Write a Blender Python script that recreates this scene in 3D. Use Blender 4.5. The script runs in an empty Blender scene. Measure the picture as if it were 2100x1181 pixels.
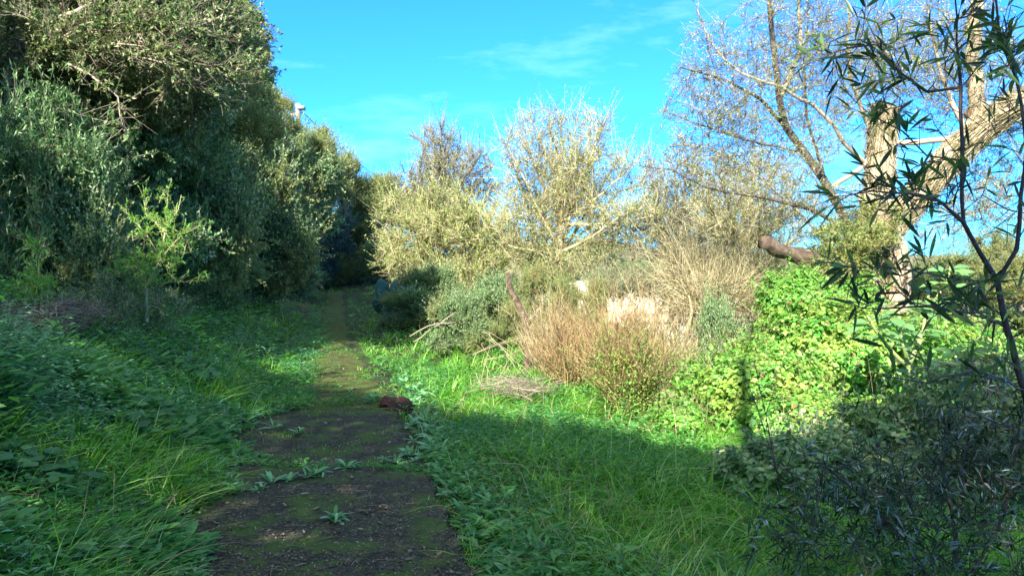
import bpy, math, random
import numpy as np
R = np.random.default_rng(7)
random.seed(7)
SC = bpy.context.scene
COL = SC.collection
# ------------------------------------------------------------------ camera
F = 1557.0; HOR = 555.0; CAMZ = 1.6
PITCH = math.atan((590.5-HOR)/F)
cam_d = bpy.data.cameras.new("camera"); cam = bpy.data.objects.new("camera", cam_d); COL.objects.link(cam)
cam.location = (0, 0, CAMZ); cam.rotation_euler = (math.pi/2-PITCH, 0, 0)
cam_d.sensor_width = 36; cam_d.lens = 36*F/2100; cam_d.clip_start = 0.05; cam_d.clip_end = 3000
SC.camera = cam
# ------------------------------------------------------------------ sky, sun, exposure
EL = math.radians(32); LH = np.array([0.287, 0.958])          # horizontal travel direction of the sunlight
w = bpy.data.worlds.new("World"); SC.world = w; w.use_nodes = True
nt = w.node_tree; nt.nodes.clear()
def N(nt, t, **k):
    n = nt.nodes.new(t)
    for a, b in k.items(): setattr(n, a, b)
    return n
out = N(nt, "ShaderNodeOutputWorld"); bg = N(nt, "ShaderNodeBackground"); sky = N(nt, "ShaderNodeTexSky")
sky.sky_type = 'NISHITA'; sky.sun_disc = False; sky.sun_elevation = EL
sky.sun_rotation = math.atan2(-LH[0], -LH[1]) % (2*math.pi)
sky.air_density = 1.0; sky.dust_density = 0.6; sky.ozone_density = 1.6
tint = N(nt, "ShaderNodeMix", data_type='RGBA', blend_type='MULTIPLY'); tint.inputs[0].default_value = 1
tint.inputs[7].default_value = (0.085, .41, .90, 1)
tc = N(nt, "ShaderNodeTexCoord"); mp = N(nt, "ShaderNodeMapping"); mp.inputs['Scale'].default_value = (2.2, 2.2, 9)
no = N(nt, "ShaderNodeTexNoise"); no.inputs['Scale'].default_value = 1.6; no.inputs['Detail'].default_value = 7; no.inputs['Roughness'].default_value = .62
cr = N(nt, "ShaderNodeMapRange"); cr.inputs[1].default_value = .52; cr.inputs[2].default_value = .85; cr.inputs[3].default_value = 0; cr.inputs[4].default_value = .38
cl = N(nt, "ShaderNodeMix", data_type='RGBA'); cl.inputs[7].default_value = (2.6, 4.2, 5.2, 1)
nt.links.new(tc.outputs['Generated'], mp.inputs[0]); nt.links.new(mp.outputs[0], no.inputs['Vector'])
nt.links.new(no.outputs[0], cr.inputs[0]); nt.links.new(cr.outputs[0], cl.inputs[0])
nt.links.new(sky.outputs[0], tint.inputs[6]); nt.links.new(tint.outputs[2], cl.inputs[6])
# brightness added to the unseen sky overhead, to lift the shade below
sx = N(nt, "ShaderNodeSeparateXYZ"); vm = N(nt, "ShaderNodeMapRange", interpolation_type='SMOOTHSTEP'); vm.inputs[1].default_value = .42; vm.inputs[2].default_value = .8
overhead_fill = N(nt, "ShaderNodeMix", data_type='RGBA'); overhead_fill.inputs[7].default_value = (1.7, 2.2, 2.2, 1)
nt.links.new(tc.outputs['Generated'], sx.inputs[0]); nt.links.new(sx.outputs[2], vm.inputs[0]); nt.links.new(vm.outputs[0], overhead_fill.inputs[0]); nt.links.new(cl.outputs[2], overhead_fill.inputs[6])
nt.links.new(overhead_fill.outputs[2], bg.inputs[0]); nt.links.new(bg.outputs[0], out.inputs[0])
bg.inputs[1].default_value = 0.15
sl = bpy.data.lights.new("sun", 'SUN'); sun = bpy.data.objects.new("sun", sl); COL.objects.link(sun)
sl.energy = 5.0; sl.angle = math.radians(.5); sl.color = (1, .94, .82)
from mathutils import Vector
sun.rotation_euler = Vector((-LH[0]*math.cos(EL), -LH[1]*math.cos(EL), math.sin(EL))).to_track_quat('Z', 'Y').to_euler()
SC.view_settings.view_transform = 'Standard'; SC.view_settings.look = 'None'
SC.view_settings.gamma = 1; SC.view_settings.exposure = 1.8
SC.cycles.max_bounces = 6; SC.cycles.diffuse_bounces = 3; SC.cycles.glossy_bounces = 2; SC.cycles.transmission_bounces = 3
# ------------------------------------------------------------------ helpers
def nrm(a):
    return a/np.maximum(np.linalg.norm(a, axis=-1, keepdims=True), 1e-9)
def at(px, py, Y):                                               # world point of a photo pixel at distance Y
    cx = (px-1050)/F; cz = (590.5-py)/F
    c, s = math.cos(PITCH), math.sin(PITCH)
    dy = c+cz*s; dz = -s+cz*c
    return np.array([cx/dy*Y, Y, CAMZ+dz/dy*Y])
def softplus(t, k=1.0): return np.logaddexp(0, t/k)*k
def bump(x, y):
    return (np.sin(x*1.7+y*.6)*np.cos(y*1.3-x*.4)*.5+np.sin(x*3.9+1.3)*np.sin(y*3.1+.7)*.3+np.sin(x*.5+y*.33)*.6)
def pathc(y): return -.07-.232*y
def PW(y): return .80-.42*np.clip((np.asarray(y, float)-10)/6, 0, 1)+.05*np.sin(y*1.9)+.04*np.sin(y*4.3+1)
def ground(x, y):
    x = np.asarray(x, float); y = np.asarray(y, float)
    d = x-pathc(y)
    e = np.maximum(0, -d-.9); L = .40*e+.25*softplus(e-3.2, .5); L = 17*np.tanh(L/17)
    r = np.maximum(0, d-.8)
    st = np.clip((d-.74)/.22, 0, 1); st = st*st*(3-2*st)
    Rr = -.11*st-.02*np.minimum(r, 6)-9*np.tanh(.3*softplus(r-7.5, .8)/9)
    rise = np.clip(.045*softplus(y-23, 2), 0, 2.2)
    Rr = Rr+.42*np.exp(-((d-2.3)/1.5)**2)*np.clip((y-14)/8, 0, 1)
    off = np.clip((np.abs(d)-.8)/1.5, 0, 1)
    return -.045+L+Rr+rise+bump(x, y)*.06*off
MATS = {}
def link(nt, a, b): nt.links.new(a, b)
def new_mat(name):
    m = bpy.data.materials.new(name); m.use_nodes = True; nt = m.node_tree; nt.nodes.clear()
    return m, nt, N(nt, "ShaderNodeOutputMaterial")
def leaf_mat(name, cols, rough=.5, spec=.35, trans=.35, patch=None, pscale=.8):
    m, nt, o = new_mat(name)
    g = N(nt, "ShaderNodeNewGeometry"); ramp = N(nt, "ShaderNodeValToRGB")
    el = ramp.color_ramp.elements
    while len(el) < len(cols): el.new(.5)
    for i, c in enumerate(cols):
        el[i].position = i/(len(cols)-1); el[i].color = (*c, 1)
    nt.links.new(g.outputs['Random Per Island'], ramp.inputs[0]); c_out = ramp.outputs[0]
    if patch:
        tc = N(nt, "ShaderNodeTexCoord"); nz = N(nt, "ShaderNodeTexNoise"); nz.inputs['Scale'].default_value = pscale; nz.inputs['Detail'].default_value = 3
        mr = N(nt, "ShaderNodeMapRange"); mr.inputs[1].default_value = .45; mr.inputs[2].default_value = .62
        mx = N(nt, "ShaderNodeMix", data_type='RGBA'); mx.inputs[7].default_value = (*patch, 1)
        mu = N(nt, "ShaderNodeMath", operation='MULTIPLY'); mu.inputs[1].default_value = .75
        link(nt, tc.outputs['Object'], nz.inputs['Vector']); link(nt, nz.outputs[0], mr.inputs[0]); link(nt, mr.outputs[0], mu.inputs[0])
        link(nt, mu.outputs[0], mx.inputs[0]); link(nt, c_out, mx.inputs[6]); c_out = mx.outputs[2]
    p = N(nt, "ShaderNodeBsdfPrincipled"); p.inputs['Roughness'].default_value = rough
    p.inputs['Specular IOR Level'].default_value = spec
    t = N(nt, "ShaderNodeBsdfTranslucent"); ms = N(nt, "ShaderNodeMixShader"); ms.inputs[0].default_value = trans
    hs = N(nt, "ShaderNodeHueSaturation"); hs.inputs['Value'].default_value = 1.35; hs.inputs['Saturation'].default_value = 1.1; hs.inputs['Hue'].default_value = .485
    link(nt, c_out, p.inputs['Base Color']); link(nt, c_out, hs.inputs['Color']); link(nt, hs.outputs[0], t.inputs[0])
    link(nt, p.outputs[0], ms.inputs[1]); link(nt, t.outputs[0], ms.inputs[2]); link(nt, ms.outputs[0], o.inputs[0])
    MATS[name] = m; return m
def rough_mat(name, c1, c2, scale=8, c3=None, s3=2.5, th3=(.5, .6), bumpd=.02, rough=.9, bscale=None, stretch=(1, 1, 1), island=False, spec=.2, detail=8):
    m, nt, o = new_mat(name)
    tc = N(nt, "ShaderNodeTexCoord"); mpn = N(nt, "ShaderNodeMapping"); mpn.inputs['Scale'].default_value = stretch
    nz = N(nt, "ShaderNodeTexNoise"); nz.inputs['Scale'].default_value = scale; nz.inputs['Detail'].default_value = detail; nz.inputs['Roughness'].default_value = .65
    r = N(nt, "ShaderNodeValToRGB"); r.color_ramp.elements[0].position = .35; r.color_ramp.elements[1].position = .65
    r.color_ramp.elements[0].color = (*c1, 1); r.color_ramp.elements[1].color = (*c2, 1)
    link(nt, tc.outputs['Object'], mpn.inputs[0]); link(nt, mpn.outputs[0], nz.inputs['Vector']); link(nt, nz.outputs[0], r.inputs[0])
    co = r.outputs[0]
    if island:
        g = N(nt, "ShaderNodeNewGeometry"); link(nt, g.outputs['Random Per Island'], r.inputs[0])
    if c3:
        n3 = N(nt, "ShaderNodeTexNoise"); n3.inputs['Scale'].default_value = s3; n3.inputs['Detail'].default_value = 6; n3.inputs['Roughness'].default_value = .7
        mr = N(nt, "ShaderNodeMapRange"); mr.inputs[1].default_value = th3[0]; mr.inputs[2].default_value = th3[1]
        mx = N(nt, "ShaderNodeMix", data_type='RGBA'); mx.inputs[7].default_value = (*c3, 1)
        link(nt, mpn.outputs[0], n3.inputs['Vector']); link(nt, n3.outputs[0], mr.inputs[0]); link(nt, mr.outputs[0], mx.inputs[0]); link(nt, co, mx.inputs[6]); co = mx.outputs[2]
    p = N(nt, "ShaderNodeBsdfPrincipled"); p.inputs['Roughness'].default_value = rough; p.inputs['Specular IOR Level'].default_value = spec
    b = N(nt, "ShaderNodeBump"); b.inputs['Distance'].default_value = bumpd; b.inputs['Strength'].default_value = 1
    nb = N(nt, "ShaderNodeTexNoise"); nb.inputs['Scale'].default_value = bscale or scale*2; nb.inputs['Detail'].default_value = 6
    link(nt, mpn.outputs[0], nb.inputs['Vector']); link(nt, nb.outputs[0], b.inputs['Height']); link(nt, b.outputs[0], p.inputs['Normal'])
    link(nt, co, p.inputs['Base Color']); link(nt, p.outputs[0], o.inputs[0])
    MATS[name] = m; return m

class MB:
    """collects vertices and triangles / quads, then links ONE mesh object"""
    def __init__(s): s.V = []; s.T = []; s.Q = []; s.n = 0
    def add(s, V, T=None, Q=None):
        V = np.asarray(V, float).reshape(-1, 3)
        if T is not None and len(T): s.T.append(np.asarray(T, np.int64).reshape(-1, 3)+s.n)
        if Q is not None and len(Q): s.Q.append(np.asarray(Q, np.int64).reshape(-1, 4)+s.n)
        s.V.append(V); s.n += len(V)
    def build(s, name, mat, parent=None, origin=None, smooth=False):
        V = np.concatenate(s.V) if s.V else np.zeros((0, 3))
        T = np.concatenate(s.T) if s.T else np.zeros((0, 3), np.int64)
        Q = np.concatenate(s.Q) if s.Q else np.zeros((0, 4), np.int64)
        if parent is not None: org = WORLD_ORG[parent.name]
        else: org = np.zeros(3) if origin is None else np.asarray(origin, float)
        me = bpy.data.meshes.new(name); me.vertices.add(len(V)); me.vertices.foreach_set("co", (V-org).astype(np.float32).ravel())
        nl = len(T)*3+len(Q)*4
        me.loops.add(nl); me.loops.foreach_set("vertex_index", np.concatenate([T.ravel(), Q.ravel()]).astype(np.int32))
        me.polygons.add(len(T)+len(Q))
        me.polygons.foreach_set("loop_start", np.concatenate([np.arange(len(T))*3, len(T)*3+np.arange(len(Q))*4]).astype(np.int32))
        if smooth: me.polygons.foreach_set("use_smooth", np.ones(len(T)+len(Q), bool))
        me.update(calc_edges=True)
        if mat is not None: me.materials.append(mat)
        o = bpy.data.objects.new(name, me); COL.objects.link(o)
        if parent is not None: o.parent = parent
        else: o.location = org
        WORLD_ORG[o.name] = org
        return o
WORLD_ORG = {}
def tag(o, label=None, cat=None, group=None, kind=None):
    if label: o['label'] = label
    if cat: o['category'] = cat
    if group: o['group'] = group
    if kind: o['kind'] = kind
    return o
def thing(name, label, cat, base, group=None):
    o = bpy.data.objects.new(name, None); COL.objects.link(o); o.location = base; o.empty_display_size = .2
    WORLD_ORG[o.name] = np.asarray(base, float)
    return tag(o, label, cat, group)
def dup(root, loc, rotz, scale, label, group=None):
    r = root.copy(); COL.objects.link(r); r.location = loc; r.rotation_euler = (0, 0, rotz); r.scale = (scale,)*3 if np.isscalar(scale) else scale
    r['label'] = label
    if group: r['group'] = group
    for ch in list(root.children):
        c = ch.copy(); COL.objects.link(c); c.parent = r
        for g in ch.children:
            d = g.copy(); COL.objects.link(d); d.parent = c
    return r
def rdir(n, up=0.0, flat=1.0):
    v = R.normal(size=(n, 3)); v[:, 2] *= flat; v = nrm(v); v[:, 2] += up; return nrm(v)
def leaves(mb, P, D, L, W, nr=None, shape='quad', fold=.18, droop=.0):
    """one folded leaf per row"""
    n = len(P)
    if n == 0: return
    D = nrm(D); L = np.broadcast_to(L, n)[:, None]; W = np.broadcast_to(W, n)[:, None]
    if nr is None: nr = rdir(n, .9)
    S = nrm(np.cross(D, nr)); U = nrm(np.cross(S, D))
    dz = np.array([0, 0, -1.0])
    i = np.arange(n)[:, None]
    if shape == 'quad':
        V = np.stack([P, P+D*L*.45+S*W*.5+U*W*fold, P+D*L+dz*L*droop, P+D*L*.45-S*W*.5+U*W*fold], 1)
        T = np.concatenate([np.stack([i*4, i*4+1, i*4+2], 2).reshape(-1, 3), np.stack([i*4, i*4+2, i*4+3], 2).reshape(-1, 3)])
        mb.add(V, T)
    elif shape == 'round':
        k = 7; a = np.linspace(0, 2*np.pi, k, endpoint=False)
        C = P+D*L*.5
        rim = C[:, None]+D[:, None]*(np.cos(a)[None, :, None]*L[:, None]*.5)+S[:, None]*(np.sin(a)[None, :, None]*W[:, None]*.5)+U[:, None]*(np.abs(np.sin(a*1.5))[None, :, None]*L[:, None]*.08+W[:, None]*.06)
        V = np.concatenate([C[:, None], rim], 1)
        T = np.concatenate([np.stack([i*(k+1), i*(k+1)+1+j, i*(k+1)+1+(j+1) % k], 2).reshape(-1, 3) for j in range(k)])
        mb.add(V, T)
    else:
        ts = [.22, .5, .78]; ws = [.72, 1., .62]
        cols = [P]
        for t, q in zip(ts, ws):
            M = P+D*L*t+dz*L*droop*t*t
            cols += [M+S*W*.5*q+U*W*fold*q, M, M-S*W*.5*q+U*W*fold*q]
        cols.append(P+D*L+dz*L*droop)
        V = np.stack(cols, 1)
        b = i*11
        tri = [(0, 1, 2), (0, 2, 3), (7, 10, 8), (8, 10, 9)]
        T = np.concatenate([np.stack([b+a_, b+b_, b+c_], 2).reshape(-1, 3) for a_, b_, c_ in tri])
        qd = [(1, 4, 5, 2), (2, 5, 6, 3), (4, 7, 8, 5), (5, 8, 9, 6)]
        Q = np.concatenate([np.stack([b+w_ for w_ in q_], 2).reshape(-1, 4) for q_ in qd])
        mb.add(V, T, Q)
def tubes(mb, P, Rr, sides=3, cap=False):
    """P (n,k,3) polylines, Rr (n,k) radii"""
    P = np.asarray(P, float); Rr = np.asarray(Rr, float)
    if P.ndim == 2: P = P[None]; Rr = Rr[None]
    n, k, _ = P.shape
    if n == 0: return
    d = np.gradient(P, axis=1); d = nrm(d)
    ref = np.where(np.abs(nrm(P[:, -1]-P[:, 0])[:, 2:3]) > .8, np.array([[1., 0.1, 0]]), np.array([[0.05, 0.1, 1.]]))[:, None, :]
    u = nrm(np.cross(d, ref)); v = np.cross(d, u)
    a = np.linspace(0, 2*np.pi, sides, endpoint=False)
    V = P[:, :, None]+(u[:, :, None]*np.cos(a)[None, None, :, None]+v[:, :, None]*np.sin(a)[None, None, :, None])*Rr[:, :, None, None]
    if sides >= 8: V = P[:, :, None]+(V-P[:, :, None])*(1+R.normal(0, .09 if sides >= 14 else .06, size=(n, k, sides, 1)))
    base = (np.arange(n)*k*sides)[:, None, None]
    j = (np.arange(k-1)*sides)[None, :, None]; s = np.arange(sides)[None, None, :]; s2 = (s+1) % sides
    Q = np.stack([base+j+s, base+j+s2, base+j+sides+s2, base+j+sides+s], 3).reshape(-1, 4)
    T = None
    if cap:
        V = V.reshape(-1, 3); cidx = len(V); T = []
        ext = []
        for q in range(n):
            for e_, kk in ((0, 0), (1, k-1)):
                ext.append(P[q, kk]); c = cidx+len(ext)-1; o_ = (q*k+kk)*sides
                for z in range(sides):
                    T.append((c, o_+z, o_+(z+1) % sides) if e_ else (c, o_+(z+1) % sides, o_+z))
        V = np.concatenate([V, np.array(ext)])
    mb.add(V, T, Q)
def smooth_line(pts, step=.15, jit=0.0):
    pts = np.asarray(pts, float)
    if len(pts) < 2: return pts
    P = np.concatenate([[2*pts[0]-pts[1]], pts, [2*pts[-1]-pts[-2]]]); o = []
    for i in range(1, len(P)-2):
        m = max(1, int(np.linalg.norm(P[i+1]-P[i])/step))
        t = np.linspace(0, 1, m, endpoint=False)[:, None]
        p0, p1, p2, p3 = P[i-1], P[i], P[i+1], P[i+2]
        o.append(.5*((2*p1)+(-p0+p2)*t+(2*p0-5*p1+4*p2-p3)*t*t+(-p0+3*p1-3*p2+p3)*t**3))
    o.append(P[-2][None]); o = np.concatenate(o)
    if jit: o[1:-1] += R.normal(0, jit, size=o[1:-1].shape)
    return o
def grow(seeds, A, bf=.35, seed_step=.25, seedf=.25):
    """seeds: list of (points, r0, r1); A: attractor points. Minimum-spanning growth with a path-length bias."""
    pos = []; par = []; path = []; rad = []
    for si, (pts, r0, r1) in enumerate(seeds):
        ln = smooth_line(pts, seed_step)
        if si == 0: prev = -1
        else:
            D = np.linalg.norm(np.array(pos)-ln[0], axis=1); prev = int(D.argmin())
        for q, p in enumerate(ln):
            t = q/max(1, len(ln)-1)
            if q == 0 and si > 0 and np.linalg.norm(pos[prev]-p) < seed_step*.5: continue
            path.append(0 if prev < 0 else path[prev]+np.linalg.norm(pos[prev]-p)*seedf)
            pos.append(p); par.append(prev); rad.append(r0+(r1-r0)*t); prev = len(pos)-1
    n0 = len(pos); n = len(A)
    pos = np.concatenate([np.array(pos), A]) if n else np.array(pos)
    par = np.concatenate([np.array(par), -np.ones(n, int)]); path = np.concatenate([np.array(path), np.zeros(n)]); rad = np.concatenate([np.array(rad), np.zeros(n)])
    if n:
        best = np.full(n, 1e9); bp = np.zeros(n, int)
        for j in range(n0):
            c = np.linalg.norm(A-pos[j], axis=1)+bf*path[j]; m = c < best; best[m] = c[m]; bp[m] = j
        alive = np.ones(n, bool); order = []
        for _ in range(n):
            k = int(np.where(alive, best, 1e9).argmin()); alive[k] = False
            idx = n0+k; par[idx] = bp[k]; path[idx] = path[bp[k]]+np.linalg.norm(pos[idx]-pos[bp[k]]); order.append(idx)
            c = np.linalg.norm(A-pos[idx], axis=1)+bf*path[idx]; m = alive & (c < best); best[m] = c[m]; bp[m] = idx
        order = list(range(n0))+order
    else: order = list(range(n0))
    return pos, par, rad, order, n0
def branches(mb, G, rtip=.004, expo=2.4, sides_thin=3, jit=.0, step=.2, rmax=9):
    pos, par, rad, order, n0 = G; n = len(pos)
    area = np.zeros(n); kids = [[] for _ in range(n)]
    for i in order:
        if par[i] >= 0: kids[par[i]].append(i)
    rr = np.zeros(n)
    for i in reversed(order):
        a = area[i] if area[i] > 0 else rtip**expo
        area[i] = a; rr[i] = min(rmax, a**(1/expo))
        if par[i] >= 0: area[par[i]] += a
    rr = np.maximum(rr, rad)
    main = {}
    for i in range(n):
        if kids[i]: main[i] = max(kids[i], key=lambda k: (rad[k], rr[k]))
    for i in order:
        p = par[i]
        if p >= 0 and main.get(p) == i: continue
        ch = [i]; 
        while ch[-1] in main: ch.append(main[ch[-1]])
        rs = [rr[q] for q in ch]; pts = [pos[q] for q in ch]
        if p >= 0: pts = [pos[p]]+pts; rs = [rs[0]]+rs
        if len(pts) < 2: continue
        pts = np.array(pts); rs = np.array(rs)
        seg = np.concatenate([[0], np.cumsum(np.linalg.norm(np.diff(pts, axis=0), axis=1))])
        if seg[-1] < 1e-4: continue
        ln = smooth_line(pts, step if rs[0] < .1 else step, jit if rs[0] < .05 else jit*.6)
        s2 = np.concatenate([[0], np.cumsum(np.linalg.norm(np.diff(ln, axis=0), axis=1))]); s2 = s2/s2[-1]*seg[-1]
        r2 = np.interp(s2, seg, rs)
        sd = 12 if rs[0] > .09 else 7 if rs[0] > .03 else 4 if rs[0] > .012 else sides_thin
        tubes(mb, ln, r2, sd)
    return rr
def twigs(mbT, mbL, G, rr, n, ln, nl, lL, lW, thr=.02, up=.4, rtw=.003, shape='quad', leafspread=.9, fold=.2, droop=0., tips=True, wl=.25, both=True):
    """n twiglets on the thin branches, each with nl leaves"""
    pos, par, rad, order, n0 = G
    idx = np.array([i for i in range(len(pos)) if par[i] >= 0 and rr[i] < thr])
    if len(idx) == 0: return
    ed = np.linalg.norm(pos[idx]-pos[par[idx]], axis=1)+1e-4
    pick = R.choice(idx, n, p=ed/ed.sum()); t = R.random((n, 1))
    B = pos[pick]*t+pos[par[pick]]*(1-t); D = nrm(nrm(pos[pick]-pos[par[pick]])+rdir(n)*.9+np.array([0, 0, up]))
    Lw = ln*R.uniform(.5, 1.35, (n, 1)); bend = rdir(n)*.25
    ts = np.array([0, .5, 1.])
    P = B[:, None]+D[:, None]*Lw[:, None]*ts[None, :, None]+bend[:, None]*Lw[:, None]*(ts**2)[None, :, None]
    if mbT is not None: tubes(mbT, P, np.array([[1.3, 1, .5]])*rtw*np.ones((n, 1)), 3)
    if mbL is None or nl == 0: return
    tt = R.uniform(.1, 1.0, (n, nl)); 
    base = B[:, None]+D[:, None]*Lw[:, None]*tt[:, :, None]+bend[:, None]*Lw[:, None]*(tt**2)[:, :, None]
    dd = nrm(D[:, None]*.55+R.normal(size=(n, nl, 3))*leafspread*.6)
    m = n*nl
    leaves(mbL, base.reshape(-1, 3), dd.reshape(-1, 3), lL*R.uniform(.6, 1.25, m), lW*R.uniform(.7, 1.2, m), shape=shape, fold=fold, droop=droop)
def blob(n, ells, lo=.0):
    """points in ellipsoids [(centre, (rx,ry,rz), weight)]"""
    wts = np.array([e[2] if len(e) > 2 else e[1][0]*e[1][1]*e[1][2] for e in ells], float); wts /= wts.sum()
    c = R.choice(len(ells), n, p=wts); C = np.array([e[0] for e in ells])[c]; S = np.array([e[1] for e in ells])[c]
    v = rdir(n)*(R.uniform(lo, 1, (n, 1))**(1/2.4))
    return C+v*S
def pe(px, py, Y, rx, ry, rd, wgt=None):                        # ellipsoid given by its place and size in the photo at distance Y
    e = (at(px, py, Y), (rx*Y/F, rd, ry*Y/F))
    return e+(wgt,) if wgt else e
def base_on_ground(px, Y):
    x = (px-1050)/F*Y; return np.array([x, Y, float(ground(x, Y))])
# ------------------------------------------------------------------ materials
leaf_mat('leaf_dark', [(.03, .085, .035), (.08, .20, .07), (.15, .31, .10), (.32, .45, .19), (.52, .55, .38)], trans=.4, patch=(.24, .26, .08), pscale=.5)
leaf_mat('leaf_olive', [(.06, .14, .03), (.14, .24, .05), (.26, .34, .09), (.42, .44, .2)], trans=.35, rough=.6, patch=(.28, .28, .08), pscale=.9)
leaf_mat('leaf_canopy', [(.03, .08, .025), (.07, .15, .04), (.14, .23, .07), (.26, .32, .12), (.44, .44, .28)], trans=.35, rough=.55)
leaf_mat('leaf_pale', [(.09, .19, .03), (.20, .32, .07), (.42, .52, .14), (.66, .68, .36)], trans=.4, rough=.7)
leaf_mat('leaf_willow', [(.03, .10, .035), (.07, .18, .05), (.15, .29, .09), (.32, .42, .22)], rough=.4, spec=.45, trans=.3)
leaf_mat('leaf_bright', [(.07, .22, .03), (.13, .34, .05), (.27, .46, .09)], rough=.45, trans=.4)
leaf_mat('leaf_blue', [(.03, .07, .06), (.06, .12, .10), (.14, .21, .18)], rough=.4, spec=.5, trans=.25)
leaf_mat('leaf_oleander', [(.02, .045, .02), (.04, .09, .03), (.09, .17, .05), (.18, .30, .09)], rough=.4, spec=.4, trans=.35)
leaf_mat('leaf_slate', [(.006, .02, .010), (.012, .04, .016), (.02, .06, .02), (.03, .08, .03), (.05, .11, .06), (.05, .11, .07), (.34, .40, .46)], rough=.45, spec=.3, trans=.15)
leaf_mat('leaf_vine', [(.22, .14, .06), (.03, .15, .02), (.07, .28, .03), (.14, .42, .06), (.26, .56, .10), (.48, .60, .20)], rough=.5, trans=.4, patch=(.30, .42, .08), pscale=2.6)
leaf_mat('leaf_big', [(.13, .28, .10), (.2, .38, .14)], rough=.5, trans=.4)
leaf_mat('grass_blade', [(.02, .10, .010), (.055, .23, .015), (.14, .42, .03), (.27, .56, .08), (.52, .66, .28)], rough=.5, spec=.35, trans=.5)
leaf_mat('weed_leaf', [(.02, .10, .015), (.05, .22, .03), (.10, .32, .05), (.22, .42, .13)], rough=.45, spec=.5, trans=.4, patch=(.05, .22, .08), pscale=.9)
leaf_mat('weed_pale', [(.04, .14, .06), (.08, .24, .11), (.18, .38, .20), (.34, .50, .34)], rough=.5, spec=.4, trans=.35)
leaf_mat('round_leaf', [(.03, .12, .05), (.05, .17, .07), (.08, .22, .07)], rough=.5, trans=.3)
leaf_mat('rosette_leaf', [(.06, .22, .06), (.12, .34, .12), (.22, .44, .22), (.32, .52, .34)], rough=.42, spec=.45, trans=.3)
leaf_mat('dry_straw', [(.30, .22, .12), (.42, .33, .2), (.5, .42, .3)], rough=.8, trans=.1, spec=.1)
leaf_mat('yellow_petal', [(.7, .55, .02), (.8, .65, .03)], rough=.5, trans=.3)
leaf_mat('litter', [(.05, .035, .02), (.16, .11, .06), (.3, .24, .16)], rough=.8, trans=.05)
leaf_mat('far_leaf', [(.05, .09, .03), (.10, .14, .04), (.16, .19, .07)], rough=.7, trans=.2)
rough_mat('bark_log', (.05, .036, .028), (.16, .115, .08), 12, bumpd=.012)
rough_mat('bark_dark', (.03, .022, .018), (.08, .06, .045), 20, bumpd=.01)
rough_mat('bark_grey', (.14, .115, .09), (.28, .23, .17), 14, bumpd=.01)
rough_mat('bark_pale', (.26, .20, .13), (.50, .40, .27), 9, c3=(.10, .07, .045), s3=7, th3=(.50, .62), bumpd=.05, stretch=(1, 1, .35))
rough_mat('twig_tan', (.18, .15, .08), (.50, .43, .26), 14, bumpd=.002, island=True)
rough_mat('twig_red', (.13, .08, .04), (.40, .28, .14), 14, bumpd=.002, island=True)
rough_mat('twig_silver', (.09, .075, .06), (.34, .28, .21), 14, bumpd=.002, island=True)
rough_mat('twig_dead', (.14, .11, .085), (.36, .29, .23), 14, bumpd=.002, island=True)
rough_mat('stem_dark', (.06, .045, .05), (.13, .10, .10), 30, bumpd=.002, rough=.6)
rough_mat('stem_green', (.22, .30, .09), (.38, .42, .16), 12, bumpd=.002, rough=.6)
rough_mat('soil', (.018, .014, .008), (.05, .036, .02), 5, c3=(.025, .06, .012), s3=1.2, th3=(.42, .6), bumpd=.03)
rough_mat('path_moss', (.03, .025, .015), (.09, .065, .035), 9, c3=(.07, .12, .015), s3=3.0, th3=(.44, .56), bumpd=.03, stretch=(1, 2.2, 1))
rough_mat('hill_scrub', (.06, .08, .03), (.20, .17, .09), .06, c3=(.30, .24, .14), s3=.02, th3=(.5, .62), bumpd=2.0, bscale=.1)
rough_mat('render_cream', (.40, .34, .24), (.52, .45, .33), 1.2, c3=(.30, .26, .2), s3=.6, th3=(.5, .7), bumpd=.01)
rough_mat('render_white', (.48, .47, .45), (.62, .61, .60), 1.2, c3=(.38, .36, .34), s3=.8, th3=(.5, .7), bumpd=.01)
rough_mat('roof_tile', (.28, .13, .08), (.40, .22, .14), 4, bumpd=.03)
rough_mat('glass_blue', (.10, .13, .18), (.16, .2, .26), 2, bumpd=.0, rough=.15, spec=.6)
rough_mat('rock_red', (.06, .018, .015), (.13, .04, .03), 9, c3=(.03, .03, .02), s3=6, bumpd=.02)
rough_mat('cactus_skin', (.025, .08, .06), (.06, .14, .11), 5, bumpd=.004, rough=.55, spec=.35)
rough_mat('pole_wood', (.30, .25, .2), (.42, .36, .29), 6, bumpd=.005, stretch=(1, 1, .2))
rough_mat('metal_grey', (.22, .22, .22), (.32, .32, .32), 6, bumpd=.001, rough=.5)
rough_mat('cable_black', (.02, .02, .02), (.03, .03, .03), 6, bumpd=.0, rough=.6)
# concrete slab: dark weathered aggregate with moss
m, nt, o = new_mat('slab'); MATS['slab'] = m
tc = N(nt, "ShaderNodeTexCoord"); p = N(nt, "ShaderNodeBsdfPrincipled"); p.inputs['Roughness'].default_value = .85; p.inputs['Specular IOR Level'].default_value = .25
vo = N(nt, "ShaderNodeTexVoronoi"); vo.inputs['Scale'].default_value = 85
vr = N(nt, "ShaderNodeValToRGB"); vr.color_ramp.elements[0].color = (.02, .02, .016, 1); vr.color_ramp.elements[1].color = (.12, .12, .10, 1); vr.color_ramp.elements[0].position = .35; vr.color_ramp.elements[1].position = 1
n1 = N(nt, "ShaderNodeTexNoise"); n1.inputs['Scale'].default_value = 2.6; n1.inputs['Detail'].default_value = 9; n1.inputs['Roughness'].default_value = .72
m1 = N(nt, "ShaderNodeMapRange"); m1.inputs[1].default_value = .49; m1.inputs[2].default_value = .58
x1 = N(nt, "ShaderNodeMix", data_type='RGBA'); x1.inputs[7].default_value = (.045, .08, .012, 1)
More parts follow.
